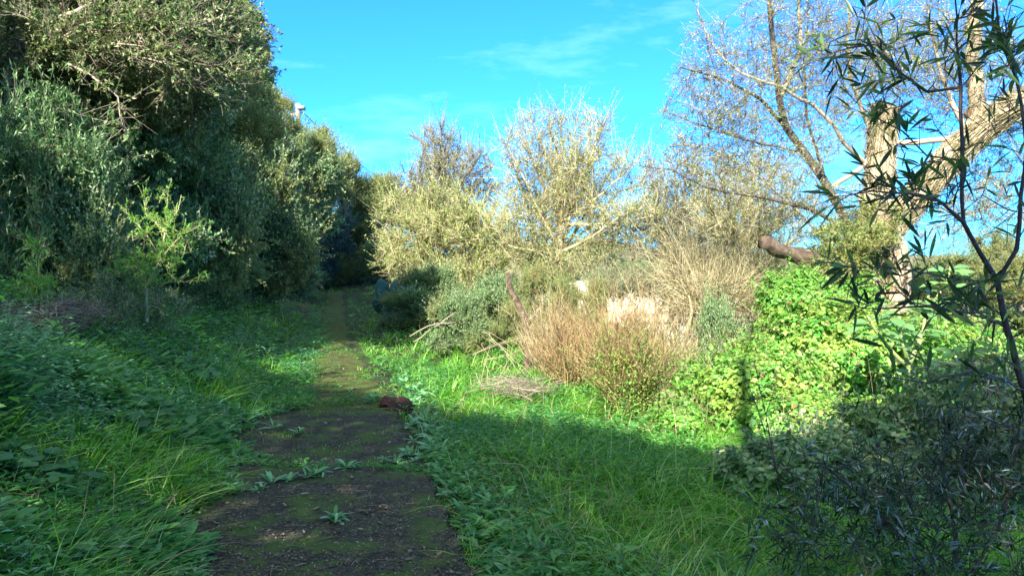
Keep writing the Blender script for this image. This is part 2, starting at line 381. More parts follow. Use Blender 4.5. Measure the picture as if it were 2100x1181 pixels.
n2 = N(nt, "ShaderNodeTexNoise"); n2.inputs['Scale'].default_value = 7; n2.inputs['Detail'].default_value = 8
x2 = N(nt, "ShaderNodeMix", data_type='RGBA', blend_type='MULTIPLY'); x2.inputs[0].default_value = 1
r2 = N(nt, "ShaderNodeValToRGB"); r2.color_ramp.elements[0].position = .3; r2.color_ramp.elements[0].color = (.42, .40, .36, 1); r2.color_ramp.elements[1].position = .7; r2.color_ramp.elements[1].color = (1.15, 1, .85, 1)
nb = N(nt, "ShaderNodeTexNoise"); nb.inputs['Scale'].default_value = 60; nb.inputs['Detail'].default_value = 5
bu = N(nt, "ShaderNodeBump"); bu.inputs['Distance'].default_value = .012
for a_ in (vo, n1, n2, nb): link(nt, tc.outputs['Object'], a_.inputs['Vector'])
link(nt, vo.outputs['Color'], vr.inputs[0]); link(nt, n1.outputs[0], m1.inputs[0]); link(nt, n2.outputs[0], r2.inputs[0])
link(nt, vr.outputs[0], x2.inputs[6]); link(nt, r2.outputs[0], x2.inputs[7]); link(nt, m1.outputs[0], x1.inputs[0]); link(nt, x2.outputs[2], x1.inputs[6])
link(nt, x1.outputs[2], p.inputs['Base Color']); link(nt, nb.outputs[0], bu.inputs['Height']); link(nt, bu.outputs[0], p.inputs['Normal']); link(nt, p.outputs[0], o.inputs[0])
M = MATS
# ------------------------------------------------------------------ ground, hills, paths
def grid_mesh(X, Y, Z):
    a, b = X.shape; V = np.stack([X, Y, Z], 2).reshape(-1, 3)
    i = np.arange(a-1)[:, None]*b; j = np.arange(b-1)[None]
    return V, np.stack([i+j, i+j+b, i+j+b+1, i+j+1], 2).reshape(-1, 4)
xs = np.sinh(np.linspace(-7.2, 7.2, 320))*1.15; ys = np.sinh(np.linspace(-5.2, 7.2, 300))*1.15+4
X, Y = np.meshgrid(xs, ys, indexing='ij'); g = MB(); g.add(*[None, None][:0], *(lambda v, q: (v, None, q))(*grid_mesh(X, Y, ground(X, Y))))
tag(g.build('ground', M['soil'], smooth=True), kind='structure')
th = np.linspace(-25, 68, 260); rr_ = np.linspace(0, 1, 24)
TH, RR = np.meshgrid(np.radians(th), rr_, indexing='ij')
dist = 230+RR*300
ridge = 16+4*np.sin(TH*7+1)+2.4*np.sin(TH*19)+1.1*np.sin(TH*47+2)
zz = -12+(ridge+9)*np.sin(np.clip(RR*1.25, 0, 1)*np.pi/2)+1.3*np.sin(TH*160+RR*20)*np.sin(RR*31)
X, Y = dist*np.sin(TH), dist*np.cos(TH)
h_ = MB(); v_, q_ = grid_mesh(X, Y, zz); h_.add(v_, None, q_); tag(h_.build('hills', M['hill_scrub'], smooth=True), kind='structure')
# worn earth path beyond the slabs
ys = np.arange(8.6, 36, .12); hw = PW(ys); cs = np.linspace(-1, 1, 15)
Yp = np.repeat(ys[:, None], 15, 1); Xp = pathc(Yp)+cs[None]*hw[:, None]
Zp = ground(Xp, Yp)+.012+.018*(1-cs[None]**2)+.008*np.sin(Xp*9+Yp*5)*np.sin(Yp*7)
Zp[:, [0, -1]] -= .03
g = MB(); v_, q_ = grid_mesh(Xp, Yp, Zp); g.add(v_, None, q_); tag(g.build('dirt_path', M['path_moss'], smooth=True), kind='structure')
# two cast slabs with a real exposed edge
def slab(y0, y1, top, rofs, name):
    n = 60; ys = np.linspace(y0, y1, n); k = 18; cs = np.linspace(-1, 1, k)
    jr = .02*np.sin(ys*11+y0)+.012*np.sin(ys*31)+R.normal(0, .006, n); jl = .05*np.sin(ys*5)+R.normal(0, .01, n)
    Yp = np.repeat(ys[:, None], k, 1)+0*cs; Yp[-1] += .05*np.sin(cs*5)-.10*cs; Yp[0] += .04*np.sin(cs*5)-.10*cs
    Yp[1:-1] += (-.10*cs)[None]
    left = pathc(ys)-.84+jl; right = pathc(ys)+.80+rofs+jr
    Xp = left[:, None]+(right-left)[:, None]*(cs[None]+1)/2
    Z = top+.010*np.sin(Xp*3.1+1)*np.cos(Yp*2.3)+R.normal(0, .0015, Xp.shape)
    g = MB(); v_, q_ = grid_mesh(Xp, Yp, Z); g.add(v_, None, q_)
    rim = np.concatenate([np.stack([Xp[:, -1], Yp[:, -1], Z[:, -1]], 1), ])
    for side in (Xp[:, -1], Xp[:, 0]):
        yy = Yp[:, -1] if side is not Xp[:, 0] and np.allclose(side, Xp[:, -1]) else Yp[:, 0]
        zt = Z[:, -1] if np.allclose(side, Xp[:, -1]) else Z[:, 0]
        sg = 1 if np.allclose(side, Xp[:, -1]) else -1
        rows = [np.stack([side, yy, zt], 1), np.stack([side+sg*.012, yy, zt-.02], 1), np.stack([side+sg*R.normal(.0, .006, n), yy, zt-.16], 1)]
        A_ = np.stack(rows, 1); v2, q2 = grid_mesh(A_[:, :, 0], A_[:, :, 1], A_[:, :, 2]); g.add(v2, None, q2)
    for e_ in (0, -1):
        rows = [np.stack([Xp[e_], Yp[e_], Z[e_]], 1), np.stack([Xp[e_], Yp[e_]+(.01 if e_ else -.01), Z[e_]-.02], 1), np.stack([Xp[e_], Yp[e_], Z[e_]-.16], 1)]
        A_ = np.stack(rows, 1); v2, q2 = grid_mesh(A_[:, :, 0], A_[:, :, 1], A_[:, :, 2]); g.add(v2, None, q2)
    return tag(g.build(name, M['slab']), kind='structure')
slab(1.5, 6.12, .012, 0, 'concrete_path')
slab(6.2, 8.95, -.018, -.03, 'concrete_path')
# ------------------------------------------------------------------ buildings in the valley, far wood
B0 = np.array([8.5, 56, -8.0])
def boxmb(mb, c, s):
    c = np.array(c, float); s = np.array(s, float)/2
    V = np.array([[x, y, z] for x in (-1, 1) for y in (-1, 1) for z in (-1, 1)])*s+c
    mb.add(V, None, [(0, 1, 3, 2), (4, 6, 7, 5), (0, 4, 5, 1), (2, 3, 7, 6), (0, 2, 6, 4), (1, 5, 7, 3)])
hs = thing('house', 'cream house with a rounded gable glimpsed through the twigs in the valley', 'house', B0)
mb = MB(); a = np.linspace(0, np.pi, 15)                                     # rounded front gable, extruded backwards
prof = [(-7.2, -.2)]+[(-.4-6.8*math.cos(t), 5.6+3.4*math.sin(t)**.8) for t in a]+[(6.4, -.2)]
fr = np.array([[B0[0]+x, B0[1], B0[2]+z] for x, z in prof]); bk = fr+np.array([0, 9, 0]); n_ = len(prof)
mb.add(np.concatenate([fr, bk, [fr.mean(0)], [bk.mean(0)]]), [(2*n_, (i+1) % n_, i) for i in range(n_)]+[(2*n_+1, n_+i, n_+(i+1) % n_) for i in range(n_)], [(i, (i+1) % n_, n_+(i+1) % n_, n_+i) for i in range(n_)])
mb.build('wall', M['render_cream'], hs)
for x, z in ((-4.2, 4.1), (.6, 3.4), (3.9, 3.4)):
    f = MB(); boxmb(f, (B0[0]+x, B0[1]-.03, B0[2]+z), (1.7, .12, 1.7)); fo = f.build('window', M['render_white'], hs)
    f = MB(); boxmb(f, (B0[0]+x, B0[1]-.06, B0[2]+z), (1.4, .12, 1.4)); po = f.build('pane', M['glass_blue'], hs); po.parent = fo
W0 = np.array([13.5, 50, -8.0])
ws_ = thing('garden_building', 'low white flat building below the pale twiggy trees', 'building', W0)
f = MB(); boxmb(f, W0+np.array([0, 3, 3.0]), (9.5, 6, 6.4)); f.build('wall', M['render_white'], ws_)
f = MB(); boxmb(f, W0+np.array([0, 3, 6.3]), (9.9, 6.4, .25)); f.build('roof', M['render_cream'], ws_)
for x in (-3, 0, 3):
    f = MB(); boxmb(f, W0+np.array([x, -.04, 3.6]), (1.3, .14, 1.3)); f.build('window', M['glass_blue'], ws_)
C0 = np.array([4.2, 44, -7.5])
cb = thing('garden_building', 'pale blue-grey shed low behind the brown twiggy bush', 'shed', C0)
f = MB(); boxmb(f, C0+np.array([0, 2, 2.1]), (4.6, 4, 4.4)); f.build('wall', M['render_white'], cb)
f = MB()
for s in (-1, 1):
    f.add(np.array([[C0[0]-2.6, C0[1]-.3, C0[2]+4.3], [C0[0]+2.6, C0[1]-.3, C0[2]+4.3], [C0[0]+2.6, C0[1]+2, C0[2]+5.2], [C0[0]-2.6, C0[1]+2, C0[2]+5.2], [C0[0]-2.6, C0[1]+4.3, C0[2]+4.3], [C0[0]+2.6, C0[1]+4.3, C0[2]+4.3]])+(.06 if s > 0 else 0), None, [(0, 1, 2, 3), (3, 2, 5, 4)])
f.build('roof', M['glass_blue'], cb)
mb = MB(); n = 60000
a = np.radians(R.uniform(2, 45, n)); d_ = R.uniform(75, 130, n); x_, y_ = d_*np.sin(a), d_*np.cos(a)
cl_ = np.stack([x_, y_], 1); k = R.choice(n, 260); ce = cl_[k]; pick = R.choice(260, n)
v = rdir(n)*np.array([3.0, 3.0, 2.6])*(R.random((n, 1))**.4)*R.uniform(.6, 1.3, (260, 1))[pick]
P = np.stack([ce[pick][:, 0], ce[pick][:, 1], ground(ce[pick][:, 0], ce[pick][:, 1])+3.2+2.6*R.random(260)[pick]], 1)+v
leaves(mb, P, rdir(n), .75, .5); tag(mb.build('wood', M['far_leaf']), 'mass of grey-green scrub trees filling the far valley', 'wood', kind='stuff')

# ------------------------------------------------------------------ generic plant builders
def tree(name, label, cat, base, seeds, ells, natt, bark, leafm, ntw, twl, nl, lL, lW, group=None, rtip=.005, bf=.35, up=.35, thr=.03, rtw=.004, shape='quad', lo=0., jit=.015, droop=0., spread=.9, step=.22, wood_name='trunk', crown_name='crown', A=None, bare=0, expo=2.4):
    root = thing(name, label, cat, base, group)
    if A is None: A = blob(natt, ells, lo)
    A = A[A[:, 2] > ground(A[:, 0], A[:, 1])+.1] if len(A) else A
    G = grow(seeds, A, bf)
    mt = MB(); ml = MB()
    rr = branches(mt, G, rtip, expo, jit=jit, step=step)
    twigs(mt, ml if nl else None, G, rr, ntw, twl, nl, lL, lW, thr=thr, up=up, rtw=rtw, shape=shape, leafspread=spread, droop=droop)
    if bare:
        twigs(mt, None, G, rr, bare, twl*1.5, 0, 0, 0, thr=thr, up=up, rtw=rtw*.8)
        twigs(mt, ml if nl else None, G, rr, bare//4, twl*2.6, nl*2, lL, lW, thr=rtip*2.2, up=up+.9, rtw=rtw)
    mt.build(wood_name, M[bark], root)
    if nl: ml.build(crown_name, M[leafm], root)
    return root
def seedline(*pts, r=(.1, .03)): return (np.array(pts), r[0], r[1])

def radial(hub, rims, Y, n, spread=16, rd=.5, lo=.2, r=(.05, .012)):
    """scaffold limbs from hub points to rim points plus attractors strewn along them"""
    seeds = []; A = []
    for i, q in enumerate(rims):
        h = hub[i % len(hub)] if len(q) < 3 else q[2]; dY = R.normal(0, rd)
        a = at(*h, Y); e = at(q[0], q[1], Y+dY); mid = (a+e)/2+np.array([0, 0, -.04*abs(q[0]-h[0])*Y/F])
        seeds.append((np.array([a, mid, e]), r[0], r[1]))
        t = R.uniform(lo, 1.05, (n, 1)); ln = a*(1-t)**2+2*mid*t*(1-t)+e*t*t
        A.append(ln+R.normal(size=(n, 3))*(spread*Y/F)*(.45+.75*t*(1.25-t)*2)*np.array([1, 1.4, 1]))
    return seeds, np.concatenate(A)
# ---- trees behind the photographer: they throw the shade over the near ground
def us(u, s, z): return np.array([.958*u+.287*s, -.287*u+.958*s, z])
prof = [(-28, 32), (-24, 30.5), (-21, 28.6), (-19.7, 25.9), (-17, 22.5), (-15, 19.2), (-13, 15.6), (-11.3, 13.2), (-10, 10.6), (-8.6, 7.9), (-7, 6.2), (-5.2, 5.7), (-2.6, 4.8), (0, 4.1), (.5, 3.9), (1.0, 5.0), (2, 6.0), (5, 6.1), (9, 7)]
pu = np.array([q[0] for q in prof]); pv = np.array([q[1] for q in prof])
tan = math.tan(EL)
cents = [(-22, 6), (-15.5, 3.5), (-11.2, 2.5), (-6.8, 2.2), (-2.6, 2.2), (1.9, 2.4), (6.5, 3)]
for i, (cu, hwid) in enumerate(cents):
    s0 = -5-(i % 2)*1.2
    n = int(2600*hwid)+[26000, 14000, 6000, 0, 0, 0, 0][i]
    u = R.uniform(cu-hwid, cu+hwid, n); top = np.interp(u, pu, pv)+R.normal(0, .45 if i < 3 else .12, n)
    s = s0+R.normal(0, .9, n); zt = top-tan*s; lowz = np.maximum(us(cu, s0, 0)[2]+3.8, 3.8)
    z = zt-(zt-lowz)*R.random(n)**1.15
    b = us(cu, s0, 0); b[2] = float(ground(b[0], b[1]))
    root = thing('tree', ['tall leafy tree on the bank far behind the viewpoint', 'broad leafy tree on the bank behind the viewpoint', 'leafy tree at the foot of the bank behind the viewpoint', 'leafy tree left of the path behind the viewpoint', 'low leafy tree by the path behind the viewpoint', 'leafy tree right of the path behind the viewpoint', 'leafy tree far right behind the viewpoint'][i], 'tree', b, 'shade trees behind the viewpoint')
    if i == 2:
        n2 = 3500; u = np.concatenate([u, R.uniform(-11, -8.2, n2)]); s2 = s0+R.normal(0, .6, n2); s = np.concatenate([s, s2]); z = np.concatenate([z, R.uniform(11.2, 14.2, n2)-tan*s2])
        n = len(u)
    P = np.stack([.958*u+.287*s, -.287*u+.958*s, z], 1)
    G = grow([seedline(b, b+np.array([.1, .1, max(1.5, lowz-b[2])]), r=(.22, .12))], P[R.choice(n, 260)], .3)
    mt = MB(); rr = branches(mt, G, .012); mt.build('trunk', M['bark_grey'], root)
    ml = MB(); leaves(ml, P, rdir(n), .27, .15); ml.build('crown', M['leaf_olive'], root)
# slim dead pole-like trunk that throws the narrow shadow on the vines
b = us(.05, -4, 0); b[2] = float(ground(b[0], b[1]))
tp = us(.05, -4, 6.15+tan*4); mt = MB(); tubes(mt, smooth_line([b, (b+tp)/2+np.array([.05, 0, 0]), tp], .3), np.linspace(.11, .07, len(smooth_line([b, (b+tp)/2+np.array([.05, 0, 0]), tp], .3))), 8)
tag(mt.build('dead_tree', M['bark_grey'], origin=b), 'slim bare stem standing behind the viewpoint', 'dead tree')

# ------------------------------------------------------------------ LEFT BANK
# big overhanging tree, upper left
b = np.array([-8.6, 11.2, 0]); b[2] = float(ground(b[0], b[1]))
T1 = tree('tree', 'big dense green tree overhanging the bank at the upper left', 'tree', b,
     [seedline(b, at(20, 330, 11), at(30, 160, 11), at(60, 20, 11), at(90, -120, 11), r=(.17, .06)),
      seedline(at(30, 170, 11), at(120, 120, 10.7), at(240, 80, 10.6), at(370, 60, 10.6), at(500, 20, 10.6), r=(.04, .010)),
      seedline(at(60, 60, 11), at(160, 20, 10.6), at(260, -30, 10.5), r=(.05, .02)),
      seedline(at(120, 120, 10.7), at(180, 150, 10.2), at(240, 200, 10.1), at(256, 270, 10.1), r=(.022, .008)),
      seedline(at(240, 80, 10.6), at(330, 110, 10.2), at(420, 130, 10.2), at(520, 150, 10.4), r=(.022, .007))]+[seedline(at(30+k*7, 190-k*12, 10.8), at(130+k*9, 60+k*6, 10.3), at(260+k*11, 20+k*14, 10.0), at(400+R.integers(-90, 120), 60+k*20, 9.9+.1*k), r=(.020, .005)) for k in range(9)],
     [pe(90, 60, 11.4, 190, 140, 1.3), pe(290, 20, 11.6, 190, 110, 1.3), pe(420, 60, 11.8, 110, 90, 1.0), pe(150, 210, 12, 170, 110, 1.0), pe(350, 170, 12, 130, 90, 1.0)],
     1500, 'twig_dead', 'leaf_canopy', 8500, .24, 10, .075, .028, bare=6000, rtip=.0045, thr=.03, rtw=.0035, lo=.15)
for nm, lab, px, Y, ell, lm, ntw, ll, lw, bk in [
    ('eucalyptus_tree', 'tall eucalyptus with drooping sprays rising behind the upper left crowns', 430, 21, [pe(430, 30, 21, 90, 90, 1.5), pe(500, 70, 21, 45, 60, 1.2), pe(520, 130, 21, 28, 40, 1.), pe(440, 150, 21, 90, 60, 1.4)], 'leaf_olive', 6500, .15, .035, 'bark_pale'),
    ('eucalyptus_tree', 'slim dark eucalyptus top left of the utility pole', 545, 34, [pe(530, 205, 34, 42, 45, 1.7), pe(572, 200, 34, 10, 28, .6), pe(500, 240, 34, 50, 60, 1.6)], 'leaf_dark', 4500, .15, .035, 'bark_pale'),
    ('tree', 'sunlit olive-green tree above the dark bushes in front of the pole', 470, 23, [pe(500, 230, 23, 60, 75, 1.6), pe(420, 240, 22, 80, 80, 1.5), pe(540, 290, 24, 50, 60, 1.4)], 'leaf_olive', 7500, .065, .025, 'bark_grey')]:
    b = base_on_ground(px, Y); c = at(ell[0][0][0]*0+px, 150, Y)
    tree(nm, lab, 'tree', b, [seedline(b, (b+ell[0][0])/2, ell[0][0], r=(.2, .06))], ell, 600, bk, lm, ntw, .3, 7, ll, lw, rtip=.008, thr=.05, rtw=.005, droop=.3 if 'eucal' in nm else 0)

# dark evergreen bushes in the shaded wall: three kinds, copied
def bush(name, label, rx, rz, bark, leafm, ntw, nl, lL, lW, natt=420, up=.3, twl=.25, stems=6, shape='quad', bare=0, group=None, cat='bush', lo=.35):
    lob = [((0, 0, rz*.9), (rx*.6, rx*.6, rz*.75), .25)]
    for k in range(15):
        a = R.random()*6.28; zz_ = R.uniform(.25, 1.75); q = rx*math.sqrt(max(.05, 1-(zz_-1)**2))*R.uniform(.5, 1.15); f = R.uniform(.16, .46)
        lob.append(((q*math.cos(a), q*math.sin(a), rz*zz_), (rx*f, rx*f, rz*f*.85), f*f))
    A = blob(natt, lob, .1); A = A[A[:, 2] > .08]
    root = thing(name, label, cat, (0, 0, 0), group)
    sd = []
    for k in range(stems):
        a = k/stems*6.283+R.random(); q = rx*R.uniform(.2, .45)
        sd.append(seedline((0.08*math.cos(a), .08*math.sin(a), -.1), (q*.4*math.cos(a), q*.4*math.sin(a), rz*.45), (q*math.cos(a), q*math.sin(a), rz*.95), r=(.04, .015)))
    s0 = sd[0]; G = grow(sd, A, .3)
    mt = MB(); ml = MB(); rr = branches(mt, G, .004, jit=.012, step=.2)
    twigs(mt, ml, G, rr, ntw, twl, nl, lL, lW, thr=.03, up=up, rtw=.003, shape=shape)
    twigs(mt, ml, G, rr, ntw//5, twl*2.6, nl*2, lL, lW, thr=.012, up=up+.6, rtw=.003, shape=shape)
    if bare: twigs(mt, None, G, rr, bare, twl*1.6, 0, 0, 0, thr=.03, up=up, rtw=.003)
    mt.build('stem', M[bark], root); ml.build('foliage', M[leafm], root)
    return root
dark = bush('bush', '', 1.6, 1.5, 'twig_dead', 'leaf_dark', 4600, 12, .078, .040, bare=500, twl=.3)
dark2 = bush('bush', '', 1.6, 1.6, 'twig_dead', 'leaf_willow', 3800, 13, .12, .024, up=.35, bare=500, twl=.32)
olive = bush('bush', '', 1.5, 1.5, 'bark_grey', 'leaf_olive', 4200, 11, .07, .030, bare=1800, up=.7, twl=.3)
blue = bush('bush', '', 1.5, 1.5, 'bark_dark', 'leaf_blue', 3500, 12, .08, .024)
first = {}
def put(kind, px, py, Y, w_px, h_px, label, group=None):
    """a bush whose crown is centred at that pixel and distance"""
    if 430 < px < 780: Y = float(np.interp(px, [430, 500, 560, 600, 650, 700, 760], [18, 23.5, 29, 34, 39, 43, 46]))+R.uniform(-2, 1)
    c = at(px, py, Y); rx = w_px/2*Y/F; rz = h_px/2*Y/F
    gz = float(ground(c[0], c[1])); top = c[2]+rz
    if 0 < c[2]-rz-gz < 1.6: rz = (top-gz)/2+.05; c[2] = top-rz
    src = {'dark': dark, 'willow': dark2, 'olive': olive, 'blue': blue}[kind]
    s = rx/1.6; sz = rz/1.5
    loc = (c[0], c[1], c[2]-rz)
    rot = R.random()*6.28
    if kind not in first:
        first[kind] = 1; src.location = loc; src.rotation_euler = (0, 0, rot); src.scale = (s, s, sz); tag(src, label, 'bush', group); return src
    return dup(src, loc, rot, (s, s, sz), label, group)
put('willow', 40, 370, 9.6, 330, 330, 'narrow-leaved bush at the left edge below the overhanging tree')
put('dark', 200, 330, 12.5, 330, 330, 'dark bush under the arching branches of the overhanging tree')
put('dark', 60, 480, 10.5, 300, 260, 'dark bush low at the left edge behind the dead twig heap')
put('dark', 190, 480, 10.2, 260, 250, 'dark bush left of the lit sapling')
put('dark', 360, 420, 14.5, 300, 330, 'dark bush directly behind the lit sapling')
put('dark', 470, 330, 16, 240, 280, 'dark bush high in the wall below the sunlit olive tree')
put('willow', 330, 260, 13.5, 260, 240, 'grey-green bush below the arching branches')
put('olive', 430, 250, 15, 220, 200, 'olive bush with yellow leaves in the upper wall of bushes')
put('dark', 500, 480, 17.5, 260, 260, 'dark rounded bush right of the lit sapling')
put('willow', 415, 550, 16, 200, 130, 'low dark green bush at the foot of the bank')
put('dark', 590, 400, 20.5, 200, 230, 'dark bush below the utility pole')
put('olive', 600, 350, 22.5, 190, 170, 'twiggy olive bush just below the utility pole')
put('olive', 668, 360, 25.5, 110, 150, 'sunlit olive bush right of the utility pole')
put('blue', 650, 505, 22, 130, 190, 'blue-black bush beside the far end of the path')
put('dark', 570, 530, 20, 130, 150, 'dark bush left of the blue-black bush by the path')
put('olive', 690, 455, 28, 130, 120, 'olive bush on the shade line above the far path')
put('olive', 745, 430, 33, 90, 120, 'thin olive bush where the cable meets the trees')
put('dark', 735, 500, 31, 110, 120, 'dim bush behind the blue-black bush')
put('dark', 775, 505, 33, 90, 110, 'dark bush at the left end of the sunlit trees')
put('olive', 800, 420, 42, 120, 110, 'small pale tree top left of the sunlit trees')

put('dark', 705, 520, 44, 120, 90, 'dark bush closing the far end of the path')
put('olive', 770, 405, 46, 90, 90, 'small sunlit bush on the skyline above the far path')
put('olive', 640, 310, 40, 90, 90, 'twiggy bush top on the skyline just right of the pole')
put('dark', 790, 535, 40, 110, 70, 'low dark bush right of the far end of the path')
put('dark', 665, 545, 30, 90, 50, 'small dark bush on the left of the far path')
put('dark', 700, 552, 38, 110, 60, 'low dark bush closing off the foot of the far path')
put('dark', 500, 575, 17.8, 170, 70, 'low leafy shrub along the foot of the dark wall of bushes')
put('willow', 590, 548, 21, 120, 60, 'low narrow-leaved shrub left of the far path')
put('dark', 300, 600, 13.5, 220, 120, 'low dark shrub behind the lit sapling')
put('dark', 110, 590, 10.3, 240, 110, 'low dark shrub behind the twig heap')
put('dark', 280, 150, 15, 330, 260, 'dark leafy mass behind the arching branches at the upper left')
put('dark', 100, 170, 14, 330, 300, 'dark leafy mass behind the trunk at the upper left edge')
put('olive', 555, 250, 24, 90, 110, 'olive crown just left of the utility pole')
put('olive', 705, 375, 29, 70, 100, 'thin-topped olive bush on the skyline right of the pole')
# lit sapling, narrow leaves
b = base_on_ground(300, 8.6); b[2] = at(300, 660, 8.6)[2]
def sap(pts, r): return seedline(*[at(*q) for q in pts], r=r)
tree('sapling', 'sunlit sapling with narrow leaves and upright tips in front of the dark bushes', 'sapling', b,
     [seedline(b, at(300, 590, 8.6), at(330, 530, 8.6), at(340, 470, 8.6), at(345, 390, 8.6), r=(.02, .004)),
      sap([(330, 530, 8.6), (300, 480, 8.5), (250, 425, 8.5)], (.01, .004)), sap([(340, 480, 8.6), (300, 440, 8.8), (293, 400, 8.8)], (.008, .003)),
      sap([(340, 470, 8.6), (365, 430, 8.5), (372, 400, 8.5)], (.008, .003)), sap([(335, 510, 8.6), (375, 480, 8.4), (412, 462, 8.4)], (.008, .003)),
      sap([(300, 590, 8.6), (350, 580, 8.3), (430, 575, 8.3)], (.008, .003))],
     [pe(335, 510, 8.6, 60, 60, .35), pe(300, 560, 8.6, 70, 40, .35), pe(340, 440, 8.6, 45, 40, .2, .01)], 130, 'twig_tan', 'leaf_bright', 420, .12, 7, .055, .012, rtip=.0025, thr=.02, rtw=.002, up=.8, wood_name='stem', crown_name='foliage', shape='fine', jit=.004)
tree('sapling', 'pair of thin upright green shoots among the weeds at the left', 'sapling', base_on_ground(65, 7.6),
     [seedline(base_on_ground(65, 7.6), at(64, 590, 7.6), at(66, 500, 7.6), r=(.008, .003)), sap([(64, 640, 7.6), (78, 580, 7.6), (80, 510, 7.6)], (.006, .003))],
     [pe(60, 610, 7.6, 60, 40, .3)], 60, 'stem_green', 'leaf_bright', 160, .12, 7, .07, .012, rtip=.002, thr=.02, rtw=.002, up=.6, wood_name='stem', crown_name='foliage', shape='fine')
tree('shrub', 'grey-green feathery shrub below the lit sapling', 'shrub', base_on_ground(230, 8.8),
     [seedline(base_on_ground(230, 8.8), at(230, 620, 8.8), r=(.02, .008))], [pe(230, 620, 8.7, 110, 60, .6), pe(330, 640, 9.2, 60, 50, .5)], 260, 'twig_dead', 'leaf_willow', 1500, .13, 8, .035, .010, rtip=.002, rtw=.002, wood_name='stem', crown_name='foliage')
# heap of dead twigs
root = thing('twig_heap', 'heap of grey-brown dead twigs lying on the bank at the left edge', 'dead branches', base_on_ground(60, 7.4))
n = 2600; c = R.random((n, 1)); P0 = blob(n, [pe(40, 660, 7.4, 110, 42, .7), pe(130, 640, 7.8, 70, 26, .5), pe(10, 720, 7.0, 60, 60, .4)])
D = nrm(rdir(n, flat=.35)+np.array([.8, .1, -.1])); Lh = R.uniform(.15, .5, (n, 1)); ts = np.linspace(-.5, .5, 4)
P = P0[:, None]+D[:, None]*Lh[:, None]*ts[None, :, None]+rdir(n)[:, None]*Lh[:, None]*.35*(ts**2)[None, :, None]
mt = MB(); tubes(mt, P, np.array([[1.2, 1, .8, .4]])*R.uniform(.0015, .004, (n, 1)), 3); mt.build('twigs', M['twig_dead'], root)

# ------------------------------------------------------------------ utility pole and cable
pb = base_on_ground(612, 46); pt = at(611, 213, 46)
up_ = thing('utility_pole', 'pale wooden utility pole with a lamp head rising above the bushes', 'pole', pb)
mt = MB(); ln = smooth_line([pb-np.array([0, 0, .3]), pt], .6); tubes(mt, ln, np.linspace(.20, .14, len(ln)), 12, cap=True); mt.build('pole', M['pole_wood'], up_)
mt = MB(); tubes(mt, [at(606, 218, 46), at(613, 217, 46), at(622, 222, 46)], [.08, .1, .08], 8, cap=True)
boxmb(mt, at(618, 222, 46), (.42, .4, .2)); mt.build('lamp_head', M['metal_grey'], up_)
mt = MB(); boxmb(mt, at(605, 236, 46), (.7, .14, .14)); mt.build('crossarm', M['pole_wood'], up_)
for q in (at(601, 230, 46), at(608, 230, 46)):
    mt = MB(); tubes(mt, [q-np.array([0, 0, .1]), q, q+np.array([0, 0, .12])], [.05, .09, .04], 8, cap=True); mt.build('insulator', M['metal_grey'], up_)
A_, B_ = at(612, 222, 46), at(860, 420, 70); t = np.linspace(0, 1, 40)[:, None]
L_ = A_*(1-t)+B_*t; L_[:, 2:] -= 4*t*(1-t)*.5
mt = MB(); tubes(mt, L_, np.full(40, .022), 5); tag(mt.build('power_cable', M['cable_black'], origin=A_), 'thin black cable sloping down to the right from the utility pole', 'cable')

# ------------------------------------------------------------------ CENTRE: sunlit trees
def bt(name, label, px, py0, Y, sd, ell, natt, bark, leafm, ntw, nl, lL, lW, **k):
    b = base_on_ground(px, Y)
    seeds = [seedline(b, *[at(*q) for q in sd[0][0]], r=sd[0][1])]+[sap(q, r) for q, r in sd[1:]]
    if 'radial_' in k:
        s2, A2 = radial(*k.pop('radial_')); seeds += s2; k['A'] = np.concatenate([A2, blob(natt, ell)]) if ell else A2
    return tree(name, label, 'tree', b, seeds, ell, natt, bark, leafm, ntw, k.pop('twl', .3), nl, lL, lW, **k)
bt('tree', 'half-bare tree with a fan of silvery twigs above the left sunlit thicket', 900, 560, 28,
   [([(900, 480, 28), (905, 400, 28), (910, 330, 28)], (.16, .04)), ([(905, 420, 28), (960, 370, 28), (1000, 340, 28)], (.05, .02)), ([(902, 440, 28), (860, 380, 28), (870, 300, 28)], (.05, .02))],
   [pe(905, 440, 28, 80, 35, 1.3)], 160, 'twig_silver', 'leaf_pale', 3600, 4, .06, .026, rtip=.006, rtw=.006, up=.6, bare=3200, jit=.02,
   radial_=([(905, 470), (908, 420)], [(865, 290), (885, 270), (905, 265), (925, 275), (945, 290), (870, 330), (965, 305), (985, 320), (1005, 345), (1015, 380), (840, 360), (835, 400), (1000, 410), (860, 420), (930, 330), (900, 330)], 28, 55, 13, .9))
bt('tree', 'bushy yellow-green tree at the left of the sunlit thicket', 860, 600, 25,
   [([(860, 540, 25), (870, 480, 25)], (.12, .05))],
   [pe(880, 500, 25, 70, 40, 1.3), pe(860, 550, 25, 60, 40, 1.2)], 130, 'twig_tan', 'leaf_pale', 3000, 7, .07, .028, radial_=([(862, 545), (870, 495)], [(790, 440), (812, 410), (850, 425), (882, 395), (920, 405), (955, 420), (985, 465), (975, 520), (950, 565), (905, 585), (825, 585), (795, 545), (792, 490), (840, 460), (900, 450)], 25, 45, 15, 1.0), rtip=.006, rtw=.005, bare=2600)
bt('tree', 'brown-centred olive tree between the two tallest sunlit trees', 985, 620, 24,
   [([(985, 560, 24), (990, 500, 24)], (.12, .05)), ([(985, 560, 24), (930, 590, 24)], (.04, .02))],
   [pe(975, 470, 24, 85, 55, 1.4), pe(1000, 540, 24, 75, 45, 1.3), pe(930, 580, 23, 70, 40, 1.2), pe(1040, 500, 24, 30, 30, 1)], 420, 'twig_tan', 'leaf_pale', 2900, 7, .07, .03, rtip=.006, rtw=.005, bare=3000)
